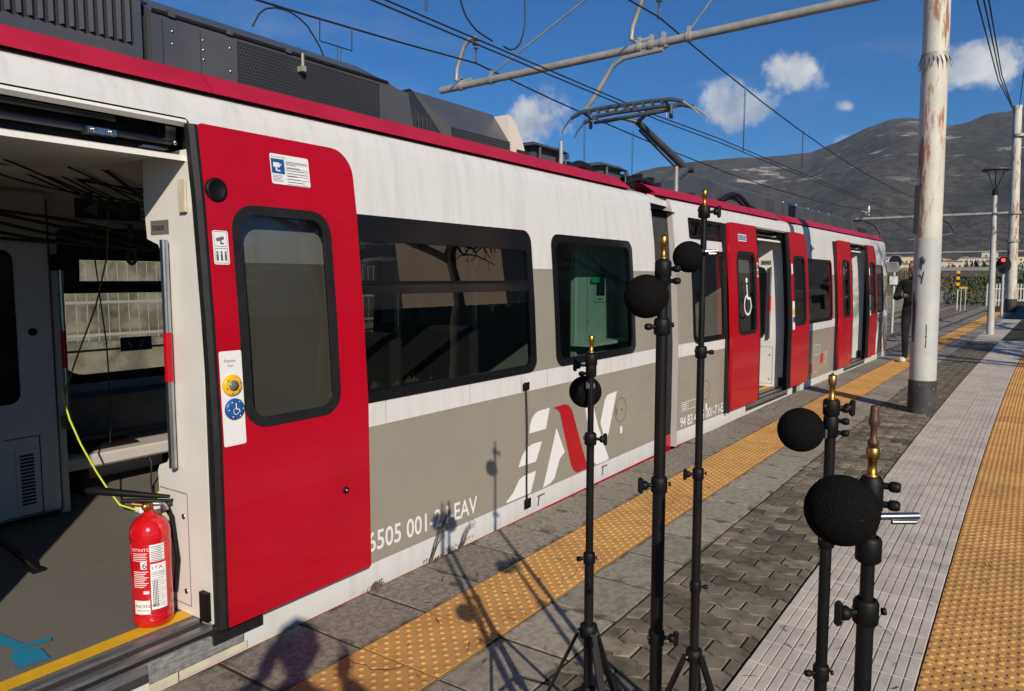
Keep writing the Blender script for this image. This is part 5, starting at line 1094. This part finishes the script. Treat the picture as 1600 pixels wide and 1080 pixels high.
def sagw(x0, x1, y, z, sag, n=14): return [(x0+(x1-x0)*t, y-curve(x0+(x1-x0)*t)+(curve(9.35)), z-sag*4*t*(1-t)) for t in [k/n for k in range(n+1)]]
cw1 = wire(sagw(-12, 9.35, 4.09, 3.60, .0)+sagw(9.35, 40, 4.05, 3.62, -.0)[1:]+sagw(40, 75, 4.05, 3.62, 0)[1:], .0075, 'lower of the twin contact wires passing over the pantograph', 'contact_wire', sub=2)
cw2 = wire(sagw(-12, 9.35, 4.13, 3.665, .0)+sagw(9.35, 40, 4.10, 3.70, -.0)[1:]+sagw(40, 75, 4.10, 3.7, 0)[1:], .0075, 'upper of the twin contact wires passing over the pantograph', 'contact_wire', sub=2)
ms1 = wire(sagw(-20, 9.35, 4.12, 4.93, .35)+sagw(9.35, 40, 4.12, 4.93, .55)[1:]+sagw(40, 75, 4.12, 4.9, .5)[1:], .011, 'thick carrier wire hung from the insulator over the near track', 'carrier_wire', sub=2)
ms2 = wire(sagw(-14, 9.35, 7.15, 4.83, .40)+sagw(9.35, 40, 7.15, 4.82, .45)[1:]+sagw(40, 75, 7.15, 4.8, .4)[1:], .013, 'thick carrier wire hung from the insulator over the far track', 'carrier_wire', sub=2)
wire(sagw(-22, 9.35, 7.15, 3.62, .0)+sagw(9.35, 75, 7.15, 3.62, 0)[1:], .008, 'contact wire over the far track behind the train', 'contact_wire', sub=2)
for x, yy, z0, z1, lab in ((4.70, 4.11, 4.62, 3.67, 'pair of thin droppers nearest the camera above the carriage roof'), (12.9, 4.09, 4.72, 3.68, 'pair of thin droppers between the cross tube and the twin wires'), (16.5, 3.98, 4.62, 3.66, 'far pair of thin droppers left of the rusty pole'), (12.6, 7.05, 4.72, 3.62, 'pair of thin droppers just left of the pantograph'), (14.6, 7.0, 4.65, 3.62, 'pair of thin droppers below the pantograph')):
    d = empty('dropper', (x, yy, z1), lab, 'dropper wire', 'droppers of the overhead line')
    for o_ in (0, .06): MB().cyl((x+o_, yy, z0), (x+o_*.4, yy, z1), .0045, n=5).build('strand', 'wire', d)
# feeder loop and hanger frame on the far carrier wire
wire([(5.29, 7.15, 4.28), (5.38, 7.15, 4.44), (5.47, 7.15, 4.52), (5.6, 7.15, 4.57), (5.77, 7.15, 4.585)], .010, 'short curved lead left of the hanging wire frame', 'jumper_lead', 'jumper leads', 4)
wire([(5.77, 7.15, 4.585), (5.87, 7.15, 4.57), (5.96, 7.15, 4.54), (6.06, 7.15, 4.49), (6.14, 7.15, 4.41), (6.24, 7.15, 4.30), (6.31, 7.15, 4.18), (6.36, 7.15, 3.9)], .010, 'curved lead dropping from the carrier wire to the roof boxes', 'jumper_lead', 'jumper leads', 4)
wire([(5.13, 4.11, 4.3), (5.14, 4.11, 4.05), (5.16, 4.11, 3.89), (5.19, 4.11, 3.83), (5.23, 4.11, 3.78), (5.30, 4.11, 3.735), (5.38, 4.11, 3.70), (5.5, 4.11, 3.68), (5.62, 4.11, 3.67)], .008, 'long lead curving down onto the twin contact wires', 'jumper_lead', 'jumper leads', 5)
wire([(5.80, 4.11, 3.665), (5.9, 4.11, 3.66), (5.99, 4.11, 3.69), (6.07, 4.11, 3.76), (6.12, 4.11, 3.85), (6.15, 4.11, 3.93), (6.16, 4.11, 4.01), (6.155, 4.11, 4.19), (6.13, 4.11, 4.6)], .008, 'lead curving up from the twin contact wires', 'jumper_lead', 'jumper leads', 5)
d = empty('wire_frame', (7.0, 7.15, 4.3), 'rectangular wire frame hanging from the far carrier wire', 'wire frame')
MB().tube([(6.25, 7.15, 4.63), (6.24, 7.15, 4.37), (6.76, 7.15, 4.38), (6.77, 7.15, 4.67)], .008, 6).build('frame', 'wire', d); MB().cyl((6.52, 7.15, 4.37), (6.53, 7.15, 3.62), .005, n=5).build('dropper', 'wire', d); MB().cyl((6.58, 7.15, 4.37), (6.55, 7.15, 3.62), .005, n=5).build('dropper', 'wire', d)
# power cables on the right, hung between the pole heads
for i, (dy, dz) in enumerate(((.10, .0), (.0, .12), (-.06, .30))):
    wire([(9.40, .95+dy, 6.35+dz), (17.5, .95+dy*.8, 6.95+dz), (28.5, .93+dy*.5, 7.75+dz*.6), (40, .70, 8.8)], .016, ('left', 'middle', 'right')[i]+' one of three black feeder cables right of the rusty pole', 'feeder_cable', 'feeder cables', 4)
wire([(14, -.03, 7.6), (40, .55, 9.0)], .016, 'black cable at the right edge of the sky', 'feeder_cable', 'feeder cables', 4)
# second catenary pole with its cross tube
P2 = empty('catenary_pole', (40, .42, 0), 'slimmer far white catenary pole with black base and clamps', 'pole')
MB().cyl((40, .42, .6), (40, .60, 9.1), .21, .17, n=20).build('shaft', 'pillar_paint', P2); MB().cyl((40, .41, -.03), (40, .42, .6), .235, n=20).build('base_coating', 'pillar_black', P2)
MB().cyl((39.9, .5, 4.43), (39.9, 6.95, 4.43), .07, n=12).build('cross_tube', 'galv', P2)
for z in (3.2, 4.43, 7.8): MB().cyl((40, .49, z-.06), (40, .49, z+.06), .26, n=16).build('clamp', 'galv', P2)
for y in (3.3, 6.4):
    MB().tube([(39.9, y+1.0, 4.36), (39.9, y+.2, 4.36), (39.9, y-.3, 4.1), (39.9, y-.55, 3.75), (39.9, y-.55, 3.6)], .05, 6).build('registration_arm', 'wire', P2); MB().tube([(39.9, y-.55, 3.6), (39.9, y+1.3, 3.35)], .03, 5).build('steady_arm', 'galv', P2)
    MB().tube([(39.9, y+.2, 4.43), (39.9, y+.1, 4.75), (39.9, y+.3, 4.8)], .04, 6).build('hanger_arm', 'galv', P2); MB().cyl((39.9, y+.0, 4.6), (39.9, y, 5.05), .05, n=8).build('insulator', 'label_white', P2)
P3 = empty('cross_gantry', (60, .5, 0), 'thin far cross tube on a slim pole behind the lamp post', 'gantry')
MB().cyl((60, .9, -.5), (60, .9, 4.6), .12, n=10).build('shaft', 'lamp_paint', P3); MB().cyl((60, -1.5, 1.95+1.4), (60, 9, 1.95+1.4), .06, n=8).build('cross_tube', 'galv', P3)
# platform lamp post
lp = empty('lamp_post', (23.7, .67, 0), 'grey platform lamp post with wide flat head', 'lamp post')
MB().cyl((23.7, .67, 0), (23.7, .745, 3.75), .092, .055, n=16).build('shaft', 'lamp_paint', lp); MB().cyl((23.7, .745, 3.72), (23.7, .745, 3.86), .065, n=12).build('neck', 'black_metal', lp)
MB().cyl((23.7, .745, 3.83), (23.7, .55, 4.36), .012, n=6).cyl((23.7, .745, 3.83), (23.7, .94, 4.36), .012, n=6).cyl((23.7, .745, 3.83), (23.4, .745, 4.36), .012, n=6).build('bracket', 'black_metal', lp)
MB().lathe([(.27, .0), (.33, .02), (.34, .05), (.27, .08), (.10, .11), (0, .115)], (23.7, .745, 4.35), 24).build('lamp_head', 'roof_gray', lp); MB().lathe([(0, .0), (.2, .004), (.24, .012)], (23.7, .745, 4.335), 20).build('diffuser', 'label_white', lp)
# signals and signs down the line
sg = empty('railway_signal', (35.5, .68, 0), 'round black railway signal showing a red light', 'signal')
MB().cyl((35.5, .66, 0), (35.5, .69, 1.95), .05, n=10).build('post', 'lamp_paint', sg); MB().prism([(.0+.26*math.cos(R(a)), .30*math.sin(R(a))*1.15) for a in range(0, 360, 18)], lambda a, z: (35.38, .69+a, 2.05+z), lambda a, z: (35.52, .69+a, 2.05+z)).build('backboard', 'signal_black', sg)
MB().cyl((35.36, .70, 2.25), (35.375, .70, 2.25), .070, n=16).build('red_lamp', 'signal_red', sg); MB().lathe([(.12, 0), (.12, .16)], (35.36, .70, 2.25), 14, 0, axis=(-1, 0, 0)).build('hood', 'signal_black', sg); MB().cyl((35.40, .70, 1.88), (35.37, .70, 1.88), .10, n=14).build('dark_lamp', 'black_gloss', sg)
s2_ = empty('railway_signal', (32, 4.13, -.6), 'dark railway signal with a white notice, next to the cab end', 'signal')
MB().cyl((32, 4.13, -.6), (32, 4.13, 2.2), .05, n=8).build('post', 'lamp_paint', s2_); MB().prism([(.22*math.cos(R(a)), .26*math.sin(R(a))) for a in range(0, 360, 20)], lambda a, z: (31.9, 4.11+a, 2.15+z), lambda a, z: (32.02, 4.11+a, 2.15+z)).build('backboard', 'signal_black', s2_); MB().box(31.9, 31.93, 3.99, 4.27, 1.28, 1.60).build('notice', 'label_white', s2_)
mk = empty('striped_marker', (58, 3.62, -.6), 'black and yellow striped marker post beside the track', 'marker post')
MB().cyl((58, 3.62, -.9), (58, 3.62, 1.0), .05, n=8).build('post', 'lamp_paint', mk)
for i in range(6): MB().box(57.93, 57.99, 3.52, 3.72, .85+.20*i, 1.05+.20*i).build('stripe', 'sign_yellow' if i % 2 else 'ink', mk)
MB().box(57.9, 57.96, 3.05, 3.52, .85, .97).build('side_plate', 'sign_yellow', mk)
for i, y in enumerate((3.35, 3.1)): o = MB().cyl((57, y, -.9), (57, y, .75), .03, n=6).cyl((57, y, .75), (57, y-.03, .9), .03, .01, n=6).build('stake', 'lamp_paint'); tag(o, 'thin grey stake '+('nearer to' if i == 0 else 'further from')+' the striped marker', 'stake', 'stakes beside the track')
# ------------------------------------------------------------------ people
def figure(name, joints, bones, radii, mats, label, hide=None):
    root = empty(name, (joints['root'][0], joints['root'][1], 0), label, 'person')
    names = list(joints); me = bpy.data.meshes.new('body'); idx = {k: i for i, k in enumerate(names)}
    me.from_pydata([joints[k] for k in names], [(idx[a], idx[c]) for a, c in bones], [])
    o = bpy.data.objects.new('body', me); col.objects.link(o); sk = o.modifiers.new('skin', 'SKIN'); sk.use_smooth_shade = True
    for k in names: 
        v = me.skin_vertices[0].data[idx[k]]; r = radii.get(k, .05); v.radius = r if isinstance(r, tuple) else (r, r); v.use_root = (k == 'root')
    o.modifiers.new('sub', 'SUBSURF').levels = 2; o.modifiers['sub'].render_levels = 2; me.materials.append(M[mats]); attach(o, root); return root
def add_head(root, c, face, hairlong=False):
    c = Vector(c); f = Vector(face).normalized(); sd_ = f.cross(Vector((0, 0, 1))).normalized(); b = MB(); b.blob(c, .10, 12, 0, (.80, .80, 1.18)); b.blob(c+f*.085-Vector((0, 0, .02)), .016, 6, 0, (1, 1, 1.5))
    for s in (-1, 1): b.blob(c+sd_*.080*s-Vector((0, 0, .01)), .025, 6, 0, (.5, .5, 1.1))
    b.build('head', 'skin', root); b = MB()
    for s in (-1, 1): b.blob(c+f*.076+sd_*.030*s+Vector((0, 0, .015)), .010, 6)
    b.build('eyes', 'ink', root); MB().blob(c-f*.035+Vector((0, 0, .040)), .094, 10, 0, (.92, .92, 1.05), .12).build('hair', 'hair', root); MB().cyl(c+f*.082-Vector((0, 0, .055))-sd_*.02, c+f*.082-Vector((0, 0, .055))+sd_*.02, .005, n=6).build('mouth', 'brown_spigot', root)
def add_hand(root, wrist, fwd, up_, flip=1):
    w = Vector(wrist); f = Vector(fwd).normalized(); u = Vector(up_).normalized(); s = f.cross(u).normalized()*flip; b = MB(); b.tube([w, w+f*.04, w+f*.085], [.020, .034, .030], 8)
    for i in range(4): o_ = s*(.027-.018*i); ln = (.070, .078, .073, .058)[i]; b.tube([w+f*.075+o_, w+f*(.075+ln*.55)+o_+u*.006, w+f*(.075+ln*.8)+o_-u*.022], [.0095, .009, .007], 6)
    b.tube([w+f*.03+s*.03, w+f*.06+s*.055-u*.005, w+f*.085+s*.052-u*.02], [.011, .010, .008], 6); b.build('hand', 'skin', root)
BN = [('root', 'chest'), ('chest', 'neck'), ('neck', 'headb'), ('chest', 'shL'), ('shL', 'elL'), ('elL', 'wrL'), ('chest', 'shR'), ('shR', 'elR'), ('elR', 'wrR'), ('root', 'hipL'), ('hipL', 'knL'), ('knL', 'anL'), ('anL', 'toL'), ('root', 'hipR'), ('hipR', 'knR'), ('knR', 'anR'), ('anR', 'toR')]
RD = dict(root=(.155, .11), chest=(.175, .12), neck=.055, headb=.05, shL=.075, shR=.075, elL=.052, elR=.052, wrL=.034, wrR=.034, hipL=.095, hipR=.095, knL=.066, knR=.066, anL=.046, anR=.046, toL=.042, toR=.042)
# bystander half hidden by the rusty pole
bx, by = 15.0, 1.615
j = dict(root=(bx, by, .95), chest=(bx+.02, by, 1.34), neck=(bx, by, 1.50), headb=(bx-.02, by, 1.58), shL=(bx, by+.19, 1.42), elL=(bx-.06, by+.28, 1.14), wrL=(bx-.26, by+.12, 1.20), shR=(bx, by-.19, 1.42), elR=(bx-.15, by-.27, 1.50), wrR=(bx-.18, by-.05, 1.68), hipL=(bx, by+.10, .88), knL=(bx-.02, by+.10, .48), anL=(bx+.02, by+.09, .09), toL=(bx-.15, by+.11, .045), hipR=(bx, by-.10, .88), knR=(bx+.02, by-.11, .48), anR=(bx+.05, by-.11, .09), toR=(bx-.12, by-.13, .045))
pp = figure('person', j, BN, RD, 'cloth_black', 'person in dark clothes and white shoes standing behind the rusty pole')
add_head(pp, (bx-.03, by+.01, 1.68), (-.9, .1, -.2)); add_hand(pp, j['wrL'], (-.9, -.4, .1), (0, 0, 1)); add_hand(pp, j['wrR'], (-.2, .6, .6), (-1, 0, 0))
for k in ('L', 'R'): t_ = j['to'+k]; MB().box(t_[0]-.09, t_[0]+.20, t_[1]-.05, t_[1]+.05, .004, .095, 0, .03).build('shoe', 'shoe', pp)
# the photographer, standing right behind the camera; only the shadow falls into the picture
bx, by = -.29, -.20; fx, fy = .82, .57
def W(f_, s_, z): return (bx+fx*f_-fy*s_, by+fy*f_+fx*s_, z)
j = dict(root=W(0, 0, .96), chest=W(.02, 0, 1.36), neck=W(.02, 0, 1.53), headb=W(.03, 0, 1.60), shL=W(0, .20, 1.44), elL=W(.06, .34, 1.34), wrL=W(.12, .15, 1.52), shR=W(0, -.20, 1.44), elR=W(.06, -.36, 1.34), wrR=W(.12, -.15, 1.52), hipL=W(0, .10, .90), knL=W(.03, .12, .48), anL=W(0, .13, .09), toL=W(.16, .16, .045), hipR=W(0, -.10, .90), knR=W(.03, -.12, .48), anR=W(0, -.13, .09), toR=W(.16, -.16, .045))
ph = figure('person', j, BN, RD, 'cloth_trouser', 'photographer in dark clothes whose shadow falls on the platform edge')
add_head(ph, W(.05, 0, 1.69), (fx, fy, -.1)); add_hand(ph, j['wrL'], (fx, fy, .8), (-fy, fx, 0)); add_hand(ph, j['wrR'], (fx, fy, .8), (fy, -fx, 0))
# ------------------------------------------------------------------ opposite side of the line: old wall with railing, fence
wl_ = empty('retaining_wall', (6, 9.6, -.9), 'weathered pale retaining wall with a railing on top, seen through the train window', 'wall')
MB().box(-6, 14, 9.6, 10.0, -.95, .62).build('wall', 'wall_old', wl_); MB().box(-6, 14, 9.55, 10.05, .62, .70).build('coping', 'wall_old', wl_)
rl = MB()
for i in range(150): x = -6+i*.133; rl.cyl((x, 9.8, .70), (x, 9.8, 1.75), .006, n=4)
tag(rl.build('baluster', 'fence_white', wl_), kind='stuff')
for z in (.78, 1.20, 1.75): MB().box(-6, 14, 9.785, 9.815, z-.018, z+.018).build('rail', 'fence_white', wl_)
for i in range(11): x = -6+2*i; MB().box(x-.03, x+.03, 9.77, 9.83, .70, 1.80).build('post', 'fence_white', wl_)
hs = empty('shed', (6, 14, -.9), 'low cream shed with a rusty panel behind the retaining wall', 'shed')
MB().box(-4, 12, 13.1, 15, -.95, 3.2).build('wall', 'wall_old', hs); MB().box(6.75, 12, 12.9, 13.05, 2.2, 2.9).build('rusty_panel', 'rust_panel', hs); MB().box(-4.2, 12.2, 12.8, 15.2, 3.2, 3.4).build('roof', 'roof_tile', hs)
rf = empty('railing', (40, 8.5, -.9), 'rusty low railing along the far side of the tracks', 'fence')
b = MB()
for i in range(170): x = 30+i*.35; b.cyl((x, 7.6-.05*(x-30), -.9), (x, 7.6-.05*(x-30), .5), .022, n=4)
tag(b.build('stake', 'fence_gray', rf), kind='stuff')
for z in (-.2, .42): MB().cyl((30, 7.6, z), (89.5, 4.6, z), .03, n=5).build('rail', 'fence_gray', rf)
wf = empty('picket_fence', (75, 0, -.5), 'pale picket fence in front of the dark bushes at the end of the platform', 'fence')
pk = MB().box(-.03, .03, -.045, .045, 0, 1.7).mesh('picket', 'fence_white')
for i in range(46):
    o = bpy.data.objects.new('picket', pk); col.objects.link(o); o.location = (66+.1*i, 2.2-.19*i, -.55); attach(o, wf)
for z in (-.1, .75): MB().cyl((66, 2.2, z), (70.6, -6.5, z), .04, n=5).build('rail', 'fence_white', wf)
# viaduct far behind
vd = empty('viaduct', (150, 8, -4), 'low concrete road viaduct crossing in front of the town', 'viaduct')
MB().box(148, 156, -60, 60, 1.9, 2.9).build('deck', 'concrete', vd); MB().box(147.9, 148.1, -60, 60, 2.9, 3.5).build('parapet', 'fence_gray', vd)
for y in (-40, -20, 3.5, 24, 46): MB().box(150, 153, y-.8, y+.8, -5, 1.9).build('pier', 'concrete', vd)
# ------------------------------------------------------------------ vegetation
def leaves(b, c, r, n, size, rnd, sq=(1, 1, 1), long=1.):
    for _ in range(n):
        v = Vector((rnd.gauss(0, 1), rnd.gauss(0, 1), rnd.gauss(0, 1))); v = v.normalized()*r*rnd.random()**.45
        p = Vector(c)+Vector((v.x*sq[0], v.y*sq[1], v.z*sq[2])); a = Vector((rnd.uniform(-1, 1), rnd.uniform(-1, 1), rnd.uniform(-1, 1))).normalized(); _, u, w = sides((0, 0, 0), a); s = size*rnd.uniform(.6, 1.3)
        b.add([p-u*s*.35, p+w*s*long, p+u*s*.35, p-w*s*long], [(0, 1, 2, 3)])
def tree(name, loc, h, spread, label, seed, leafm='leaf_brown', nleaf=60, lsize=.06, crown=True, droop=0., group='trees beside the platform'):
    rnd = random.Random(seed); t = empty(name, loc, label, 'tree', group); bt = MB(); tips = []
    def limb(p, d, l, r, lev):
        pts = [p]; q = p; dd = d
        for k in range(5): dd = (dd+Vector((rnd.uniform(-.25, .25), rnd.uniform(-.25, .25), rnd.uniform(-.12, .16)-droop*(lev > 1)))).normalized(); q = q+dd*l/5; pts.append(q)
        bt.tube(pts, [r*(1-.10*i) for i in range(6)], 7 if lev < 2 else 5)
        if lev >= 3: tips.append(pts[3]); tips.append(pts[5]); return
        for k in range(4 if lev else 5):
            a = rnd.uniform(0, 6.28); s_ = pts[rnd.choice((3, 4, 5))] if lev else pts[rnd.choice((3, 4, 5, 5))]
            nd = (dd*.6+Vector((math.cos(a), math.sin(a), rnd.uniform(.05, .6)))*.9).normalized(); limb(s_, nd, l*rnd.uniform(.55, .75), r*.5, lev+1)
    limb(Vector(loc), Vector((rnd.uniform(-.12, .12), rnd.uniform(-.12, .12), 1)), h*.45, spread, 0); bt.build('trunk', 'bark', t)
    if crown:
        bl = MB()
        for tp in tips: leaves(bl, tp, .55, nleaf//4, lsize, rnd, (1, 1, .7), 1.6)
        bl.build('crown', leafm, t)
    return t
tree('bare_tree', (12.9, -5.4, -.03), 7.5, .20, 'nearly bare tree with brown leaves reflected in the train windows', 11, nleaf=34, droop=.10)
tree('bare_tree', (9.3, -5.9, -.03), 9.0, .19, 'nearly bare tree shading the far end of the train', 23, nleaf=48, droop=.04)
tree('bare_tree', (24.0, -5.2, -.03), 8.5, .22, 'nearly bare tree furthest along the platform', 31, nleaf=40, droop=.06)
# reeds and scrub beyond the tracks
rv = random.Random(9); b = MB()
for _ in range(5200):
    x = 45+rv.random()**.8*70; y0 = 7.0-.05*(x-40); y = y0+rv.random()**.7*16; h_ = rv.uniform(.6, 2.3)*(1 if x > 55 else .7); dx, dy = rv.uniform(-.3, .3), rv.uniform(-.3, .3); w = rv.uniform(.02, .05)
    b.add([(x, y-w, -.95), (x, y+w, -.95), (x+dx, y+dy, -.95+h_)], [(0, 1, 2)])
tag(b.build('dry_scrub', 'dry_reed'), 'dry brown scrub and reeds beyond the tracks', 'scrub', kind='stuff')
def bush(loc, r, h_, label, seed, m_='leaf_green', n=700, s=.12):
    rnd = random.Random(seed); t = empty('bush', loc, label, 'bush', 'bushes along the line'); b = MB(); c = Vector(loc)+Vector((0, 0, h_*.5))
    for k in range(7): cc = c+Vector((rnd.uniform(-.6, .6)*r, rnd.uniform(-.6, .6)*r, rnd.uniform(-.35, .35)*h_)); leaves(b, cc, r*.55, n//7, s, rnd, (1, 1, h_/r*.6))
    b.build('foliage', m_, t); st_ = MB()
    for k in range(5): st_.cyl(loc, c+Vector((rnd.uniform(-.5, .5)*r, rnd.uniform(-.5, .5)*r, 0)), .05, .015, n=5)
    st_.build('stem', 'bark', t)
for i, (x, y, r, h_, m_, lab) in enumerate(((72, 3.4, 1.8, 2.6, 'leaf_green', 'green bush between the tracks and the striped marker'), (78, 1.2, 2.2, 3.0, 'leaf_dark', 'dark bush behind the red signal'), (74, -1.0, 2.2, 3.4, 'leaf_green', 'green bush behind the far catenary pole'), (70, -3.4, 2.6, 4.2, 'leaf_dark', 'dark bush at the right edge below the cables'), (80, -5.0, 3.0, 8.0, 'leaf_dark', 'tall dark tree-like bush at the right edge'), (95, 10.5, 2.6, 3.6, 'dry_reed', 'brown bush beyond the tracks'), (88, 7.0, 2.4, 3.0, 'dry_reed', 'brown bush beside the brown railing'), (84, 15.0, 3.0, 4.0, 'leaf_brown', 'brown bush next to the cab end of the train'))):
    bush((x, y, -.95), r, h_, lab, 40+i, m_, 1100, .16)
# low scrub and trees in the plain behind
b = MB(); rv = random.Random(4)
for _ in range(900):
    x = rv.uniform(160, 640); y = rv.uniform(-30, 190)*(x/400); r = rv.uniform(1.5, 4.5); leaves(b, (x, y, -.9+r*.6), r, 26, r*.30, rv, (1, 1, .8))
tag(b.build('distant_trees', 'leaf_dark'), 'distant trees scattered over the plain before the town', 'trees', kind='stuff')
# weeds in the gap between platform and train
def weed(x, y, h_, seed, label):
    rnd = random.Random(seed); t = empty('weed', (x, y, -.02), label, 'weed', 'weeds along the platform edge'); st_ = MB(); lf = MB()
    for k in range(6):
        a = rnd.uniform(-.6, 1.0); hh = h_*rnd.uniform(.4, 1.); tip = Vector((x+math.cos(a)*hh*.5+.05, y-.02+rnd.uniform(-.03, .02), hh)); mid = Vector((x, y, 0)).lerp(tip, .5)+Vector((0, 0, .02)); st_.tube([(x, y, -.03), mid, tip], [.0022, .0018, .001], 5)
        for q in range(4): p = mid.lerp(tip, .4+.6*rnd.random()); leaves(lf, p, .012, 1, .006, rnd, (1, 1, 1), 1.8)
    for k in range(int(8+70*h_)): leaves(lf, (x+rnd.uniform(-.05, .08), y-.01, .006+rnd.random()*.03), .012, 1, .011, rnd)
    st_.build('stem', 'leaf_brown', t); lf.build('leaves', 'leaf_green', t)
weed(2.86, 2.515, .26, 1, 'tallest weed growing at the platform edge under the vehicle number'); weed(3.12, 2.515, .14, 2, 'small weed at the platform edge right of the tall weed'); weed(2.42, 2.515, .045, 3, 'tiny weed at the platform edge near the red door')
weed(2.55, -.12, .06, 4, 'small weed on the orange tactile strip at the right edge')
# pine needles and litter on the paving
rv = random.Random(12); b = MB()
for _ in range(900):
    x = .9+rv.random()**1.5*13; y = rv.uniform(-.15, 2.45)
    if rv.random() < .55: y = rv.uniform(-.15, .85)
    a = rv.uniform(0, 3.14); l = rv.uniform(.008, .028); w = rv.uniform(.0008, .0022); c_, s_ = math.cos(a), math.sin(a); y -= curve(x); z = .0105
    b.add([(x-c_*l-s_*w, y-s_*l+c_*w, z), (x-c_*l+s_*w, y-s_*l-c_*w, z), (x+c_*l+s_*w, y+s_*l-c_*w, z+.004), (x+c_*l-s_*w, y+s_*l+c_*w, z+.004)], [(0, 1, 2, 3)])
tag(b.build('pine_needles', 'needle'), 'dry needles and small litter scattered over the paving', 'litter', kind='stuff')
for lab, pts in (('hairline crack in the orange tactile strip beside the shadow', [(1.905, 2.10), (1.93, 2.03), (1.915, 1.99), (1.955, 1.93), (2.005, 1.90)]), ('longer crack in the orange tactile strip behind the tall stand', [(3.02, 1.80), (3.09, 1.84), (3.12, 1.80), (3.22, 1.83), (3.34, 1.79)])):
    o = MB().add([(x+s*.0022, y-curve(x)+s*.0018, .0052) for x, y in pts for s in (-1, 1)], [(2*i, 2*i+1, 2*i+3, 2*i+2) for i in range(len(pts)-1)]).build('crack', 'moss_joint'); tag(o, lab, 'crack')
# ------------------------------------------------------------------ town at the foot of the mountain and the building behind the platform
rv = random.Random(21); HC = []
for i, c in enumerate(((.62, .56, .46), (.66, .63, .58), (.60, .46, .32), (.55, .50, .44), (.68, .60, .42))): HC.append(mat('house_paint_%d' % i, c, tuple(v*.9 for v in c), scale=.3, rough=.9))
mat('house_roof', (.26, .14, .09), rough=.9); mat('house_window', (.05, .05, .06), rough=.3)
for i in range(64):
    az = rv.uniform(-.6, 9.5); r = rv.uniform(560, 760); x, y = r*math.cos(R(az)), r*math.sin(R(az)); w, d_, h_ = rv.uniform(8, 17), rv.uniform(8, 13), rv.uniform(6, 13); z0 = -2+max(0, (r-600))*.05+rv.uniform(0, 8)*(1 if r > 660 else .4)
    hc_ = rv.randrange(5); hr_ = rv.random() < .6; cn = ('cream', 'whitish', 'ochre', 'beige', 'yellow')[hc_]; sz = 'tall ' if h_ > 10 else ('low ' if h_ < 7.5 else ''); wd = 'broad ' if w > 13 else 'narrow '
    rg = 'right of the lamp post' if az < 2.0 else ('between rusty pole and lamp post' if az < 5.4 else 'left of the rusty pole')
    hz = empty('house', (x, y, z0), sz+wd+cn+' distant house, '+('red' if hr_ else 'grey')+' roof, '+rg, 'house', 'houses of the distant town')
    q = MB().box(-d_/2, d_/2, -w/2, w/2, -8, h_); q.xf(Matrix.Translation((x, y, z0))); q.build('wall', HC[hc_], hz)
    q = MB().prism([(-w/2-.4, h_), (w/2+.4, h_), (0, h_+rv.uniform(.4, 2.2))], lambda a, z: (-d_/2-.4, a, z), lambda a, z: (d_/2+.4, a, z)); q.xf(Matrix.Translation((x, y, z0))); q.build('roof', 'house_roof' if hr_ else 'fence_gray', hz)
    for f_ in range(int(h_/3.2)):
        for k in range(int(w/3.2)): q = MB().box(-d_/2-.06, -d_/2-.01, -w/2+1.2+k*3.2, -w/2+2.4+k*3.2, f_*3.2+.9, f_*3.2+2.4); q.xf(Matrix.Translation((x, y, z0))); q.build('window', 'house_window', hz)
hb = empty('station_building', (24, -18, -.1), 'peach station building behind the photographer, reflected in the train windows', 'building')
MB().box(24, 40, -17.2, -11.6, -.5, 7.6).build('wall', 'stucco', hb); MB().box(23.6, 40.5, -17.6, -11.2, 7.6, 7.9).build('eaves', 'fence_gray', hb)
for i in range(2): w = MB().box(27+i*5, 28.3+i*5, -11.62, -11.55, 1.0, 2.9).build('window', 'black_gloss', hb)
hg = empty('hedge', (20, -8.5, -.1), 'dark hedge added out of view to darken the low reflections in the train windows', 'hedge'); b = MB(); rv = random.Random(77)  # unseen hedge, added so the lower panes reflect something dark
for k in range(56): leaves(b, (7+k*.6, -8.6+rv.uniform(-.3, .3), 1.0+rv.uniform(-.3, .5)), 1.0, 90, .13, rv, (.8, .7, 1.15))
b.build('foliage', 'leaf_dark', hg); q = MB()
for k in range(34): q.blob((7+k, -8.7, .75+rv.uniform(-.1, .25)), 1.05, 7, 0, (.8, .6, 1.1), .5)
q.build('inner_mass', 'leaf_dark', hg); b = MB()
for k in range(28): b.cyl((7+k*1.2, -8.6, -.1), (7+k*1.2, -8.6, 1.2), .04, n=5)
b.build('stem', 'bark', hg)
# small joined details that cannot be picked apart one by one in the photograph
for o in bpy.data.objects:
    if o.parent and o.name.split('.')[0] in {'panel_joint', 'drive_bracket', 'technical_marks', 'roof_fittings', 'roof_cables', 'head_spring', 'bolt', 'lifting_eye', 'hood_grille', 'graffiti', 'jacking_mark', 'filler_lid', 'label_print', 'eyes', 'louvre_recess'}: o['kind'] = 'stuff'
# ------------------------------------------------------------------ thin air haze over the plain and the mountains
hm = bpy.data.materials.new('haze'); hm.use_nodes = True; hn = hm.node_tree.nodes; hn.clear(); ho = hn.new('ShaderNodeOutputMaterial'); pv = hn.new('ShaderNodeVolumePrincipled')
pv.inputs['Color'].default_value = (.55, .76, 1.0, 1); pv.inputs['Density'].default_value = 5.0e-5; pv.inputs['Anisotropy'].default_value = 0.0
hm.node_tree.links.new(pv.outputs[0], ho.inputs['Volume']); M['haze'] = hm
tag(MB().box(-600, 5600, -5400, 5400, -9, 800).build('haze', hm), 'thin bluish haze in the air', 'haze', kind='stuff')
